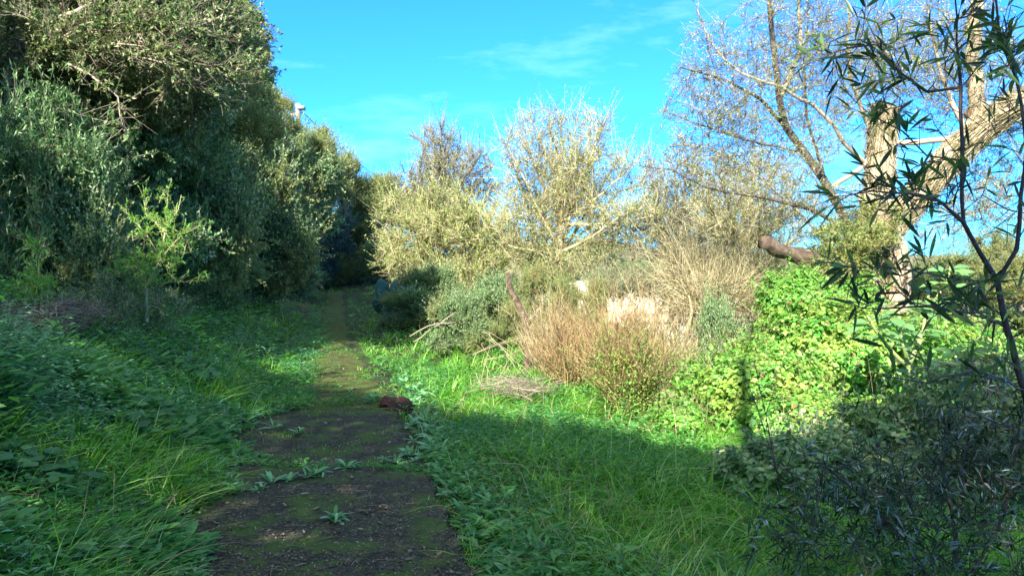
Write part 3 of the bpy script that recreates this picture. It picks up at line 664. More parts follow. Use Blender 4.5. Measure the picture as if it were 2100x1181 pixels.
bt('tree', 'tallest sunlit tree in the centre with a dark forked trunk', 1150, 640, 20,
   [([(1150, 560, 20), (1148, 500, 20), (1155, 440, 20), (1150, 380, 20), (1140, 300, 20)], (.15, .025)),
    ([(1155, 440, 20), (1185, 410, 20), (1210, 350, 20), (1220, 290, 20)], (.05, .015)), ([(1150, 520, 20), (1210, 490, 19.8), (1270, 470, 19.8), (1320, 440, 19.8)], (.05, .015)),
    ([(1148, 480, 20), (1100, 430, 20), (1080, 360, 20)], (.04, .012)), ([(1150, 560, 20), (1200, 555, 19.7), (1250, 570, 19.7)], (.05, .02)), ([(1150, 400, 20), (1180, 300, 20.2)], (.03, .012))],
   [pe(1170, 420, 20, 80, 40, .9), pe(1100, 480, 20, 60, 45, 1.0), pe(1250, 500, 20, 70, 40, 1.0), pe(1180, 545, 19.5, 80, 30, .9), pe(1090, 540, 20, 50, 30, .9)],
   520, 'twig_tan', 'leaf_pale', 4000, 5, .058, .024, rtip=.0045, rtw=.0045, up=.6, bare=4800, jit=.015, thr=.022,
   radial_=([(1150, 520), (1150, 460), (1155, 410)], [(1040, 295), (1065, 265), (1095, 250), (1125, 240), (1150, 245), (1180, 270), (1215, 250), (1242, 245), (1240, 300), (1265, 330), (1290, 345), (1315, 380), (1345, 400), (1350, 440), (1330, 480), (1050, 340), (1045, 400), (1030, 450), (1035, 500), (1180, 330), (1130, 330), (1290, 430), (1200, 380), (1085, 320), (1100, 400)], 20, 62, 17, .8))
bt('tree', 'pale half-bare tree right of the tallest sunlit tree', 1390, 620, 22,
   [([(1380, 560, 22), (1385, 500, 22), (1400, 420, 22)], (.12, .03)), ([(1385, 520, 22), (1340, 450, 22), (1330, 400, 22)], (.04, .015)), ([(1385, 520, 22), (1440, 460, 22), (1460, 400, 22)], (.04, .015))],
   [pe(1400, 520, 22, 90, 45, 1.2)], 200, 'twig_silver', 'leaf_pale', 3600, 4, .055, .024, rtip=.005, rtw=.005, up=.5, bare=3000, jit=.02,
   radial_=([(1385, 560), (1390, 500)], [(1330, 345), (1355, 375), (1385, 350), (1410, 340), (1440, 355), (1465, 370), (1490, 400), (1500, 440), (1320, 420), (1310, 470), (1510, 490), (1400, 420), (1450, 450), (1350, 450)], 22, 50, 16, .9))
bt('tree', 'gold-leaved bare tree behind the cut log', 1530, 640, 17,
   [([(1530, 560, 17), (1520, 480, 17), (1540, 400, 17), (1550, 330, 17)], (.10, .02)), ([(1525, 500, 17), (1480, 440, 17), (1470, 380, 17)], (.04, .012)), ([(1525, 520, 17), (1590, 460, 17), (1620, 400, 17)], (.04, .012))],
   [pe(1530, 560, 17, 90, 40, 1)], 250, 'twig_tan', 'leaf_pale', 3000, 4, .045, .02, rtip=.004, rtw=.0038, up=.5, bare=2600, jit=.015,
   radial_=([(1530, 560), (1525, 500)], [(1550, 330), (1515, 345), (1480, 370), (1590, 350), (1625, 380), (1650, 420), (1450, 410), (1440, 460), (1540, 400), (1580, 440), (1640, 480), (1470, 500)], 17, 50, 16, .7))
bt('tree', 'small olive tree with dark clumps in front of the white building', 1340, 680, 17,
   [([(1350, 640, 17), (1370, 600, 17), (1390, 560, 17)], (.08, .03)), ([(1350, 640, 17), (1400, 640, 17), (1430, 600, 17)], (.06, .03))],
   [pe(1330, 580, 17, 45, 28, .8), pe(1390, 600, 17, 38, 36, .8), pe(1250, 590, 18, 45, 28, .8)], 500, 'bark_grey', 'leaf_willow', 2300, 7, .05, .022, rtip=.004, rtw=.004, bare=600)
bt('tree', 'pale leaning stems rising right of the brown twiggy bush', 1390, 740, 11.5,
   [([(1400, 710, 11.5), (1440, 650, 11.5), (1480, 600, 11.5), (1520, 580, 11.5)], (.055, .015)), ([(1395, 720, 11.5), (1420, 640, 11.3), (1410, 600, 11.3)], (.045, .015)), ([(1400, 710, 11.6), (1455, 690, 11.8), (1490, 640, 11.8)], (.04, .012))],
   [pe(1450, 620, 11.6, 70, 50, .6), pe(1500, 600, 12, 70, 50, .6), pe(1420, 560, 12, 60, 40, .6)], 600, 'twig_tan', 'leaf_pale', 600, 2, .03, .012, rtip=.003, rtw=.003, bare=2600, jit=.01)
# olive thicket below the trees
put('dark', 895, 595, 22, 130, 90, 'green bush at the foot of the left sunlit tree')
put('dark', 1000, 615, 21, 150, 90, 'shaded green bush behind the broken stump')
put('olive', 1110, 590, 19, 110, 80, 'olive bush right of the broken stump')
put('olive', 1190, 610, 17, 120, 70, 'olive bush in front of the tallest sunlit tree')
put('dark', 950, 650, 15.5, 120, 90, 'dark leafy bush by the cut twigs beside the grass')
put('dark', 1490, 680, 10.2, 130, 110, 'dark round bush at the left edge of the vine mound')
put('olive', 1060, 660, 17, 90, 70, 'bright bush glowing left of the stump foot')
put('dark', 860, 625, 19.5, 130, 60, 'low dark shrub right of the prickly pear')
# broken stump
sb = base_on_ground(1085, 13.5)
bark_stump = M['bark_log']; st = thing('tree_stump', 'leaning broken dead trunk with a pale snapped top', 'dead tree', sb)
mt = MB(); ln = smooth_line([sb-np.array([0, 0, .2]), at(1082, 690, 13.5), at(1070, 640, 13.5), at(1050, 600, 13.5), at(1041, 562, 13.5)], .12, .012); tubes(mt, ln, np.linspace(.10, .045, len(ln)), 10, cap=True)
mt.build('trunk', bark_stump, st)
mt = MB(); ln = smooth_line([at(1080, 665, 13.5), at(1100, 640, 13.4), at(1112, 628, 13.4)], .12); tubes(mt, ln, np.linspace(.05, .02, len(ln)), 7, cap=True); mt.build('branch', M['bark_grey'], st)
# prickly pear
cbp = base_on_ground(800, 20.5); cbp[2] = at(800, 655, 20.5)[2]
ca = thing('prickly_pear', 'dark blue-green prickly pear cactus in the shade beside the path', 'cactus', cbp)
def pad(px, py, Y, w, h, tilt, yaw, parent=None):
    mb = MB(); c = at(px, py, Y); a = np.linspace(0, np.pi, 10); b_ = np.linspace(0, 2*np.pi, 20, endpoint=False)
    AA, BB = np.meshgrid(a, b_, indexing='ij')
    wd = w/2*Y/F; hh = h/2*Y/F; zz = -np.cos(AA); taper = 1-.22*(1-zz)/2
    X = wd*np.sin(AA)**.8*np.cos(BB)*taper; Yq = .05*np.sin(AA)**.7*np.sin(BB); Z = hh*zz
    V = np.stack([X, Yq, Z], 2).reshape(-1, 3)
    ct, st_ = math.cos(tilt), math.sin(tilt); V = np.stack([V[:, 0]*ct+V[:, 2]*st_, V[:, 1], -V[:, 0]*st_+V[:, 2]*ct], 1)
    cy, sy = math.cos(yaw), math.sin(yaw); V = np.stack([V[:, 0]*cy-V[:, 1]*sy, V[:, 0]*sy+V[:, 1]*cy, V[:, 2]], 1)+c
    i = np.arange(9)[:, None]*20; j = np.arange(20)[None]; Q = np.stack([i+j, i+(j+1) % 20, i+20+(j+1) % 20, i+20+j], 2).reshape(-1, 4)
    mb.add(V, None, Q); n = 40; k = R.choice(len(V), n); D = nrm(V[k]-c)
    tubes(mb, np.stack([V[k], V[k]+D*.05], 1), np.array([[.004, .001]])*np.ones((n, 1)), 3)
    mb.build('pad', M['cactus_skin'], ca, smooth=True)
for q in [(783, 602, 20.5, 30, 60, -.05, .3), (806, 602, 20.4, 24, 56, .25, .6), (793, 640, 20.5, 30, 46, .1, -.2), (794, 600, 20.7, 13, 48, 0, 1.3), (826, 606, 20.8, 20, 42, -.1, .8), (842, 604, 20.6, 20, 34, .2, .2), (832, 632, 20.7, 26, 38, .1, 0), (775, 628, 20.8, 22, 34, -.4, .4)]:
    pad(*q)

# ------------------------------------------------------------------ brown twiggy bushes
def fan_bush(name, label, base, n, spread, hgt, bark, leafm, nleaf, lL, lW, rt=.004, group=None, leafz=(.05, .6), ax=None, sub=3):
    root = thing(name, label, 'bush', base, group); mt = MB(); ml = MB()
    az = R.uniform(0, 2*np.pi, n); lean = R.uniform(0, 1, n)**.7*spread; h = hgt*R.uniform(.55, 1.05, n)
    b0 = base+np.stack([np.cos(az), np.sin(az), 0*az], 1)*R.uniform(0, .22, (n, 1))*spread
    D = nrm(np.stack([np.cos(az)*lean, np.sin(az)*lean, np.ones(n)], 1)); bend = rdir(n)*.32+np.stack([np.cos(az), np.sin(az), 0*az+.25], 1)*.05
    ts = np.linspace(0, 1, 7)
    P = b0[:, None]+D[:, None]*h[:, None, None]*ts[None, :, None]+bend[:, None]*h[:, None, None]*(ts**2)[None, :, None]
    P[:, 1:] += R.normal(0, .022, P[:, 1:].shape)
    tubes(mt, P, (1.15-ts)[None]*rt*1.8*R.uniform(.6, 1.4, (n, 1)), 4)
    for lev in range(sub):
        m = n*3; k = R.choice(n, m); seg = R.integers(2, 6, m); f = R.random((m, 1)); B = P[k, seg]*(1-f)+P[k, np.minimum(seg+1, 6)]*f
        d = nrm(D[k]+rdir(m)*1.1+np.array([0, 0, .3])); l = R.uniform(.1, .45, (m, 1))*hgt*.5
        t3 = np.linspace(0, 1, 4); Q = B[:, None]+d[:, None]*l[:, None]*t3[None, :, None]+rdir(m)[:, None]*l[:, None]*.2*(t3**2)[None, :, None]
        tubes(mt, Q, (1.1-t3)[None]*rt*R.uniform(.5, .9, (m, 1)), 3)
    if nleaf:
        k = R.choice(n, nleaf); tt = R.uniform(leafz[0], leafz[1], nleaf)*6; s = tt.astype(int); f = (tt-s)[:, None]
        B = P[k, s]*(1-f)+P[k, np.minimum(s+1, 6)]*f+R.normal(0, .05, (nleaf, 3))
        leaves(ml, B, rdir(nleaf, .3), lL*R.uniform(.6, 1.3, nleaf), lW*R.uniform(.7, 1.2, nleaf)); ml.build('foliage', M[leafm], root)
    mt.build('stem', M[bark], root)
    return root
b = base_on_ground(1290, 9.4)
fan_bush('bush', 'large fan-shaped bush of reddish-brown bare twigs above the grass', b, 300, .62, 1.3, 'twig_red', 'leaf_vine', 22000, .032, .016, rt=.0038, leafz=(.05, .8), sub=5)
fan_bush('bush', 'brown bare-twig bush left of the large fan-shaped bush', base_on_ground(1165, 11.2), 240, .55, 1.15, 'twig_red', 'leaf_olive', 4500, .03, .014, rt=.004)
fan_bush('bush', 'tall thin brown bush between the stump and the fan-shaped bush', base_on_ground(1120, 13), 150, .5, 1.3, 'twig_tan', 'leaf_olive', 2000, .03, .014, rt=.004)
fan_bush('bush', 'golden bare-twig bush right of the fan-shaped bush', base_on_ground(1390, 11), 150, .6, 1.2, 'twig_tan', 'leaf_vine', 3500, .03, .014, rt=.004)
fan_bush('bush', 'tall golden bare-twig bush behind the pale leaning stems', base_on_ground(1480, 14), 200, .7, 2.2, 'twig_tan', 'leaf_pale', 3000, .03, .014, rt=.005)
fan_bush('bush', 'straw-coloured twiggy bush under the white building', base_on_ground(1290, 14), 130, .8, 1.05, 'twig_tan', 'leaf_olive', 3000, .03, .014, rt=.004)
fan_bush('bush', 'sparse tall brown stems veiling the pale buildings in the centre', base_on_ground(1235, 12.5), 70, .7, 1.7, 'twig_red', 'leaf_olive', 1200, .03, .014, rt=.004, sub=6)
fan_bush('bush', 'sparse tall tan stems veiling the white building behind the fan-shaped bush', base_on_ground(1350, 13), 80, .7, 1.9, 'twig_tan', 'leaf_olive', 1600, .03, .014, rt=.004, sub=6)
# dry stalks bent in the grass
root = thing('dry_stalks', 'bent pale dry stalks lying in the sunlit grass', 'dry stalks', base_on_ground(1040, 11.5)); mt = MB()
for a_, b_, c_ in [((985, 715, 12), (1030, 692, 12), (1075, 685, 12)), ((1075, 690, 12), (1090, 720, 11.8), (1105, 760, 11.6)), ((1010, 790, 11), (1035, 740, 11.4), (1050, 700, 12)), ((960, 790, 10.6), (1010, 770, 11), (1060, 790, 10.6)), ((1000, 700, 12), (1040, 735, 11.5), (1070, 775, 11))]:
    for k in range(5):
        o_ = R.normal(0, .09, 3); ln = smooth_line([at(*a_)+o_, at(*b_)+o_*1.5, at(*c_)+o_+R.normal(0, .08, 3)], .15, .008); tubes(mt, ln, np.linspace(.0045, .002, len(ln)), 4)
mt.build('stalks', M['dry_straw'], root)
root = thing('brush_pile', 'low tangle of grey dead twigs lying in the grass', 'dead twigs', base_on_ground(1060, 9.8)); mt = MB(); n = 260
P0 = blob(n, [pe(1060, 790, 9.8, 80, 22, .5)]); D = rdir(n, flat=.3); Lh = R.uniform(.15, .5, (n, 1)); ts = np.linspace(-.5, .5, 4)
tubes(mt, P0[:, None]+D[:, None]*Lh[:, None]*ts[None, :, None]+rdir(n)[:, None]*Lh[:, None]*.3*(ts**2)[None, :, None], np.array([[1.2, 1, .8, .4]])*R.uniform(.002, .004, (n, 1)), 3); mt.build('twigs', M['twig_dead'], root)
root = thing('cut_branch', 'cut orange-ended branch lying before the dark leafy bush', 'branch', base_on_ground(910, 14.5)); mt = MB()
for pts, r0 in (([(850, 700, 14.5), (900, 665, 14.8), (935, 640, 15)], .010), ([(840, 690, 14.5), (880, 668, 14.6), (935, 660, 14.8)], .012)):
    ln = smooth_line([at(*q) for q in pts], .15, .01); tubes(mt, ln, np.full(len(ln), r0), 7, cap=True)
mt.build('wood', M['twig_dead'], root)
# ------------------------------------------------------------------ RIGHT: big old tree with cut log and bare fan of branches
tb = base_on_ground(1790, 11); YT = 11
big = thing('tree', 'big old tree with shredded pale bark, sawn stubs and a bare fan of branches', 'tree', tb)
mt = MB()
def limb(pts, r0, r1, sides=14, st=.10, j=.02):
    ln = smooth_line([q if isinstance(q, np.ndarray) else at(*q) for q in pts], st, j); tubes(mt, ln, np.linspace(r0, r1, len(ln))*(1+R.normal(0, .05, len(ln))), sides, cap=True)
limb([tb-np.array([0, 0, .4]), (1785, 700, YT), (1775, 600, YT), (1780, 500, YT), (1800, 400, YT), (1812, 300, YT), (1812, 222, YT)], .28, .165, 20, .06, .03)
limb([(1845, 640, 10.8), (1842, 560, 10.8), (1830, 480, 10.8), (1800, 400, 10.9)], .15, .13, 16, .06, .02)
limb([(1780, 520, YT), (1840, 440, YT-.1), (1910, 370, YT-.3), (1970, 300, YT-.5), (2040, 245, YT-.7), (2130, 195, YT-.9), (2260, 150, YT-1)], .17, .13, 18, .06, .035)
limb([(1985, 280, 10.5), (2005, 200, 10.5), (1995, 100, 10.5), (2005, 0, 10.5), (2010, -80, 10.5)], .11, .07, 10)
mt.build('trunk', M['bark_pale'], big)
# shredded bark strips
mt = MB(); n = 2600
sp = [smooth_line([at(1785, 600, YT), at(1800, 400, YT), at(1812, 230, YT)], .05), smooth_line([at(1780, 520, YT), at(1910, 370, YT-.3), at(2040, 245, YT-.7), at(2130, 195, YT-.9)], .05)]
for ln in sp:
    k = R.integers(0, len(ln)-1, n); d = nrm(ln[np.minimum(k+1, len(ln)-1)]-ln[k]); pr = nrm(np.cross(d, rdir(n))); B = ln[k]+pr*R.uniform(.13, .19, (n, 1)); l = R.uniform(.08, .3, (n, 1)); ts = np.linspace(0, 1, 4)
    Q = B[:, None]+(d*R.choice([-1, 1], (n, 1)))[:, None]*l[:, None]*ts[None, :, None]+pr[:, None]*l[:, None]*.35*(ts**2)[None, :, None]
    tubes(mt, Q, (1.2-ts)[None]*.007*R.uniform(.5, 1.5, (n, 1)), 3)
mt.build('bark_strips', M['twig_tan'], big)
mt = MB(); limb([(1790, 570, 10.9), (1720, 552, 10.6), (1640, 525, 10.3), (1562, 497, 10.1)], .125, .092, 18, .1, .012); mt.build('sawn_limb', M['bark_log'], big)
seeds = [sap([(1790, 540, 11), (1745, 470, 11), (1700, 390, 11), (1650, 310, 11), (1612, 262, 11), (1600, 200, 11), (1585, 90, 11), (1575, -40, 11)], (.075, .03)),
         sap([(1612, 262, 11), (1560, 205, 10.8), (1500, 170, 10.6), (1440, 150, 10.5), (1395, 140, 10.5)], (.035, .008)),
         sap([(1775, 335, 11), (1730, 290, 10.8), (1680, 225, 10.7), (1600, 180, 10.5), (1520, 150, 10.4), (1460, 90, 10.4), (1430, 20, 10.4)], (.035, .008)),
         sap([(1745, 470, 11), (1660, 430, 10.7), (1560, 405, 10.5), (1450, 385, 10.3), (1380, 350, 10.2), (1310, 340, 10.2)], (.035, .007)),
         sap([(1790, 600, 11), (1700, 500, 10.8), (1600, 400, 10.6), (1520, 340, 10.5), (1440, 300, 10.4), (1370, 300, 10.4)], (.03, .007)),
         sap([(1600, 200, 11), (1640, 100, 11), (1635, -40, 11)], (.045, .02)), sap([(1700, 390, 11), (1660, 260, 11.2), (1650, 120, 11.2), (1660, 0, 11.2)], (.03, .012)),
         sap([(1800, 300, 11), (1745, 160, 11), (1740, 20, 11)], (.04, .015)), sap([(1650, 310, 11), (1540, 290, 10.6), (1420, 250, 10.4), (1360, 230, 10.4)], (.02, .006)),
         sap([(1985, 280, 10.5), (1930, 150, 10.8), (1900, 20, 10.8)], (.04, .015)), sap([(1900, 380, 10.7), (1960, 440, 10.8), (2040, 420, 10.8)], (.02, .008))]
ell = [pe(1520, 200, 10.6, 130, 110, .8), pe(1450, 250, 10.5, 100, 140, .7), pe(1570, 330, 10.7, 150, 110, .8), pe(1430, 350, 10.4, 90, 60, .6), pe(1620, 80, 11, 120, 110, .9), pe(1720, 150, 11, 120, 170, .9),
       pe(1460, 110, 10.5, 60, 80, .6), pe(1680, 430, 10.8, 110, 70, .8), pe(1860, 110, 11, 130, 130, 1.0), pe(1980, 150, 10.8, 110, 150, 1), pe(1960, 430, 10.9, 110, 90, .9), pe(2060, 350, 10.9, 70, 150, .8)]
G = grow(seeds, blob(4200, ell), .25); mt = MB(); ml = MB(); rr = branches(mt, G, .0026, 2.7, jit=.010, step=.16)
twigs(mt, ml, G, rr, 10000, .18, 4, .036, .014, thr=.012, up=.35, rtw=.0022)
twigs(mt, None, G, rr, 6000, .30, 0, 0, 0, thr=.012, up=.2, rtw=.0020)
mt.build('branches', M['twig_silver'], big); ml.build('crown', M['leaf_pale'], big)
# tuft of pale shoots on the trunk crotch
tree('shrub', 'tangle of dry gold leaves caught in the fork of the big old tree', 'shrub', at(1740, 540, 10.4), [sap([(1740, 540, 10.4), (1740, 480, 10.4)], (.01, .005))], [pe(1740, 500, 10.4, 80, 50, .5), pe(1700, 560, 10.3, 60, 35, .4), pe(1800, 460, 10.4, 50, 50, .4)], 200, 'twig_tan', 'leaf_olive', 2300, .14, 6, .055, .016, rtip=.002, rtw=.002, wood_name='stem', crown_name='foliage')
# sunlit scrub behind the trunk on the right
put('olive', 1990, 590, 17, 260, 130, 'sunlit scrub bush right of the big old tree')
put('olive', 1900, 620, 14, 160, 110, 'sunlit bush low behind the big-leaved plant')
put('olive', 2090, 560, 20, 180, 160, 'green scrub bush at the right edge of the view')
put('olive', 1640, 590, 15, 180, 90, 'pale scrub bush under the sawn limb')

# ------------------------------------------------------------------ vine mound
def vine(name, label, ells, n, leafm, lL, lW, group=None):
    base = np.array(ells[0][0]); base[2] = float(ground(base[0], base[1]))
    root = thing(name, label, 'climbing plant', base, group); mt = MB(); ml = MB()
    wts = np.array([e[1][0]*e[1][2] for e in ells]); wts /= wts.sum(); c = R.choice(len(ells), n, p=wts)
    C = np.array([e[0] for e in ells])[c]; S = np.array([e[1] for e in ells])[c]
    v = rdir(n, .25); q = v*S
    lump = 1+.10*np.sin(q[:, 0]*5.1+C[:, 0])*np.sin(q[:, 2]*6.3)+.07*np.sin(q[:, 0]*13)*np.cos(q[:, 2]*11+q[:, 1]*9)
    lump = lump+.16*np.sin(q[:, 0]*3.1+q[:, 1]*2.3+C[:, 0]*3)*np.cos(q[:, 2]*3.7-q[:, 0]*1.9)+.08*np.sin(q[:, 0]*21+q[:, 2]*9)*np.sin(q[:, 2]*19)
    hole = (np.sin(q[:, 0]*9.1+C[:, 2]*7)*np.sin(q[:, 2]*8.3+q[:, 0]*3)+.5*np.sin(q[:, 0]*23+q[:, 2]*17)) > .28
    lump = lump-.21*hole
    P = C+q*lump[:, None]*(1-.16*R.random((n, 1))**.7+.05*R.normal(size=(n, 1))*(R.random((n, 1)) < .25)); nr = nrm(v/S+rdir(n)*.45+np.array([0, -.1, .35]))
    ok = P[:, 2] > ground(P[:, 0], P[:, 1])-.02; P, nr = P[ok], nr[ok]
    m = len(P); D = nrm(np.cross(nr, rdir(m))+rdir(m)*.3+np.array([0, 0, -.25]))
    sz_ = R.uniform(.4, 1.0, m)+.8*R.random(m)**3; leaves(ml, P, D, lL*sz_, lW*sz_*R.uniform(.8, 1.1, m), nr=nr, fold=.12)
    n2 = 700; k = R.choice(m, n2); Q = P[k]; d = rdir(n2, .3); l = R.uniform(.1, .4, (n2, 1)); ts = np.linspace(0, 1, 4)
    tubes(mt, Q[:, None]+d[:, None]*l[:, None]*ts[None, :, None]+rdir(n2)[:, None]*l[:, None]*.3*(ts**2)[None, :, None], (1.2-ts)[None]*.0025*np.ones((n2, 1)), 3)
    n3 = n//60; k = R.choice(m, n3); B = P[k]; d = nrm(nr[k]+rdir(n3)*.8+np.array([0, 0, .35])); l = R.uniform(.08, .30, (n3, 1)); ts = np.linspace(0, 1, 3)
    tubes(mt, B[:, None]+d[:, None]*l[:, None]*ts[None, :, None], (1.2-ts)[None]*.002*np.ones((n3, 1)), 3)
    tt = R.uniform(.2, 1, (n3, 7, 1)); Q = (B[:, None]+d[:, None]*l[:, None]*tt).reshape(-1, 3); leaves(ml, Q, rdir(len(Q), -.1), lL*R.uniform(.5, 1.1, len(Q)), lW*R.uniform(.5, 1.1, len(Q)), fold=.12)
    mt.build('stem', M['twig_tan'], root); ml.build('foliage', M[leafm], root)
vine('vine_mound', 'broad sunlit mound of yellow-green creeper around the old tree', [pe(1560, 800, 8.9, 150, 100, .9), pe(1690, 730, 9.6, 140, 110, 1.0), pe(1800, 760, 9.6, 170, 120, 1.0), pe(1640, 860, 8.2, 190, 70, .8), pe(1950, 770, 9.8, 160, 110, 1)], 70000, 'leaf_vine', .058, .046)
vine('vine_mound', 'tall green creeper smothering the foot of the old tree below the sawn limb', [pe(1650, 640, 10.2, 90, 85, .6), pe(1720, 620, 10.4, 70, 70, .5)], 20000, 'leaf_bright', .058, .044)
vine('vine_mound', 'small green creeper patch right of the fan-shaped bush', [pe(1440, 800, 9.4, 70, 55, .6), pe(1400, 860, 8.6, 70, 40, .5)], 10000, 'leaf_bright', .052, .04)
vine('vine_mound', 'shaded dark creeper bank under the blue-leaved bush', [pe(1850, 940, 6.4, 260, 110, .8), pe(1650, 1000, 5.6, 220, 100, .6), pe(2050, 900, 6.0, 180, 160, .8)], 34000, 'leaf_dark', .055, .04)

# ------------------------------------------------------------------ big-leaved plant
bb = base_on_ground(1890, 7.6)
bp_ = thing('plant', 'pale-stemmed plant with large soft green leaves in front of the old tree', 'plant', bb)
mt = MB(); ml = MB(); tipsl = []
for pts, r0, r1 in [([(1900, 900, 7.6), (1885, 810, 7.6), (1862, 750, 7.6)], .032, .028), ([(1862, 750, 7.6), (1850, 690, 7.6), (1838, 620, 7.6)], .024, .014), ([(1862, 750, 7.6), (1885, 700, 7.7), (1900, 640, 7.8), (1905, 600, 7.8)], .024, .014),
                    ([(1862, 752, 7.6), (1820, 710, 7.5), (1780, 650, 7.4)], .022, .012), ([(1900, 640, 7.8), (1940, 580, 7.8), (1950, 540, 7.8)], .014, .008), ([(1885, 810, 7.6), (1960, 740, 7.4), (2010, 690, 7.4)], .02, .01)]:
    ln = smooth_line([at(*q) for q in pts], .06, .003); tubes(mt, ln, np.linspace(r0, r1, len(ln)), 9)
    if pts[0][0] != 1900 or pts[0][1] != 900: tipsl.append(ln)
ln0 = smooth_line([bb, at(1900, 900, 7.6)], .1); tubes(mt, ln0, np.full(len(ln0), .033), 9)
for ln in tipsl:
    m = 19; tt = R.uniform(.35, 1, m)**.7; k = (tt*(len(ln)-1)).astype(int); a = np.arange(m)*2.4
    D = nrm(np.stack([np.cos(a), np.sin(a), R.uniform(-.35, .5, m)], 1)); B = ln[k]+D*.05
    tubes(mt, np.stack([ln[k], B], 1), np.full((m, 2), .004), 4)
    leaves(ml, B, D, R.uniform(.13, .29, m), R.uniform(.06, .125, m), nr=nrm(np.array([0, -.3, 1])+rdir(m)*.35), shape='fine', fold=.08, droop=.25)
mt.build('stem', M['stem_green'], bp_); ml.build('foliage', M['leaf_big'], bp_)

# ------------------------------------------------------------------ foreground right sapling with dark lance leaves
YF = 2.7; R = np.random.default_rng(21)
fb = base_on_ground(2150, YF)
seeds = [seedline(fb, at(2140, 1000, YF), at(2100, 800, YF), at(2062, 670, YF), at(2045, 575, YF), r=(.017, .013)),
         sap([(2045, 575, YF), (2005, 510, YF), (1975, 455, YF), (1930, 415, YF), (1885, 385, YF)], (.011, .004)),
         sap([(2045, 575, YF), (2080, 510, YF-.03), (2095, 400, YF-.05), (2100, 260, YF-.05), (2080, 150, YF-.05), (2050, 60, YF), (2040, -30, YF)], (.010, .004)),
         sap([(1975, 455, YF), (1972, 330, YF), (1971, 180, YF), (1962, 40, YF), (1955, -40, YF)], (.006, .003)),
         sap([(1971, 250, YF), (1900, 190, YF), (1850, 150, YF), (1800, 90, YF), (1770, 20, YF)], (.004, .002)),
         sap([(1930, 415, YF), (1860, 400, YF-.1), (1790, 390, YF-.2), (1740, 400, YF-.2)], (.004, .002)),
         sap([(2060, 670, YF), (1980, 640, YF-.1), (1880, 628, YF-.2), (1770, 632, YF-.2)], (.004, .002)),
         sap([(2048, 590, YF), (1960, 572, YF-.1), (1860, 552, YF-.2), (1720, 548, YF-.2)], (.004, .002)),
         sap([(2048, 530, YF), (2090, 490, YF+.1), (2120, 440, YF+.1)], (.004, .002)),
         sap([(1971, 180, YF), (2020, 120, YF+.1), (2070, 60, YF+.1), (2110, 10, YF+.1)], (.004, .002)),
         sap([(1972, 330, YF), (2030, 270, YF+.1), (2090, 240, YF+.1)], (.003, .002)),
         sap([(1972, 380, YF), (1900, 320, YF+.1), (1850, 270, YF+.1), (1790, 240, YF+.1)], (.004, .002)),
         sap([(1800, 90, YF), (1740, 100, YF), (1690, 70, YF)], (.003, .002)),
         sap([(2100, 800, YF), (2000, 760, YF-.3), (1900, 780, YF-.4), (1800, 770, YF-.5)], (.005, .002))]
ell = [pe(1850, 400, YF-.1, 90, 50, .22, 2.4), pe(1950, 120, YF, 150, 120, .3, 2.2), pe(1770, 100, YF, 90, 95, .2, 2.2), pe(2060, 120, YF, 60, 130, .3, .9), pe(1850, 240, YF, 110, 70, .25, .8), pe(2030, 420, YF+.1, 70, 60, .25, .7), pe(1950, 600, YF-.1, 130, 60, .3, 1.5), pe(2060, 700, YF, 60, 120, .3, 1.6), pe(1780, 600, YF-.1, 90, 50, .2, .6)]
tree('sapling', 'dark sapling with long lance leaves leaning in from the right edge, close to the camera', 'sapling', fb, seeds, ell, 190, 'stem_dark', 'leaf_oleander', 215, .11, 4, .092, .0135, rtip=.0016, rtw=.0014, thr=.009, up=.3, shape='fine', jit=.003, step=.07, wood_name='stem', crown_name='foliage', droop=.05, spread=.8)
# lower right bush with slate blue leaves
b = base_on_ground(1950, 3.9)
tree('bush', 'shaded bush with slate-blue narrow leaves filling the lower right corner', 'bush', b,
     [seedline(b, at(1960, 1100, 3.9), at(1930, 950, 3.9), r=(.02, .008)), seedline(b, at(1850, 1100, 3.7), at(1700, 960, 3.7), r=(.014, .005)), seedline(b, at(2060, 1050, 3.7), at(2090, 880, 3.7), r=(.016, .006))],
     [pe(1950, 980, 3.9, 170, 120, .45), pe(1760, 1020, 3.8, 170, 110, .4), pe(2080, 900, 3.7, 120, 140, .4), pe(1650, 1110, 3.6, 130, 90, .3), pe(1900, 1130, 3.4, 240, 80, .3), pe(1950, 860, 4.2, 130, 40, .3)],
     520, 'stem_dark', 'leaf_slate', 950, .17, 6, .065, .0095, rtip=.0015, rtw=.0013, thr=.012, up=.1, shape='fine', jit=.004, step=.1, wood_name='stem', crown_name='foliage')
# thin bare saplings
tree('sapling', 'thin bare dark sapling standing in front of the creeper mound', 'sapling', base_on_ground(1600, 5.2),
     [seedline(base_on_ground(1600, 5.2), at(1590, 960, 5.2), at(1570, 850, 5.2), at(1545, 740, 5.2), r=(.008, .002)), sap([(1585, 930, 5.2), (1555, 840, 5.1), (1520, 750, 5.0)], (.005, .0015)), sap([(1590, 960, 5.2), (1540, 900, 5.2), (1500, 860, 5.2)], (.004, .0015)), sap([(1575, 870, 5.2), (1590, 790, 5.3), (1600, 740, 5.3)], (.004, .0015)), sap([(1600, 1000, 5.2), (1640, 880, 5.2), (1635, 800, 5.2)], (.004, .0015))],
     [pe(1550, 820, 5.2, 60, 110, .2)], 60, 'stem_dark', 'leaf_vine', 60, .1, 0, 0, 0, rtip=.0012, rtw=.001, wood_name='stem', jit=.003)
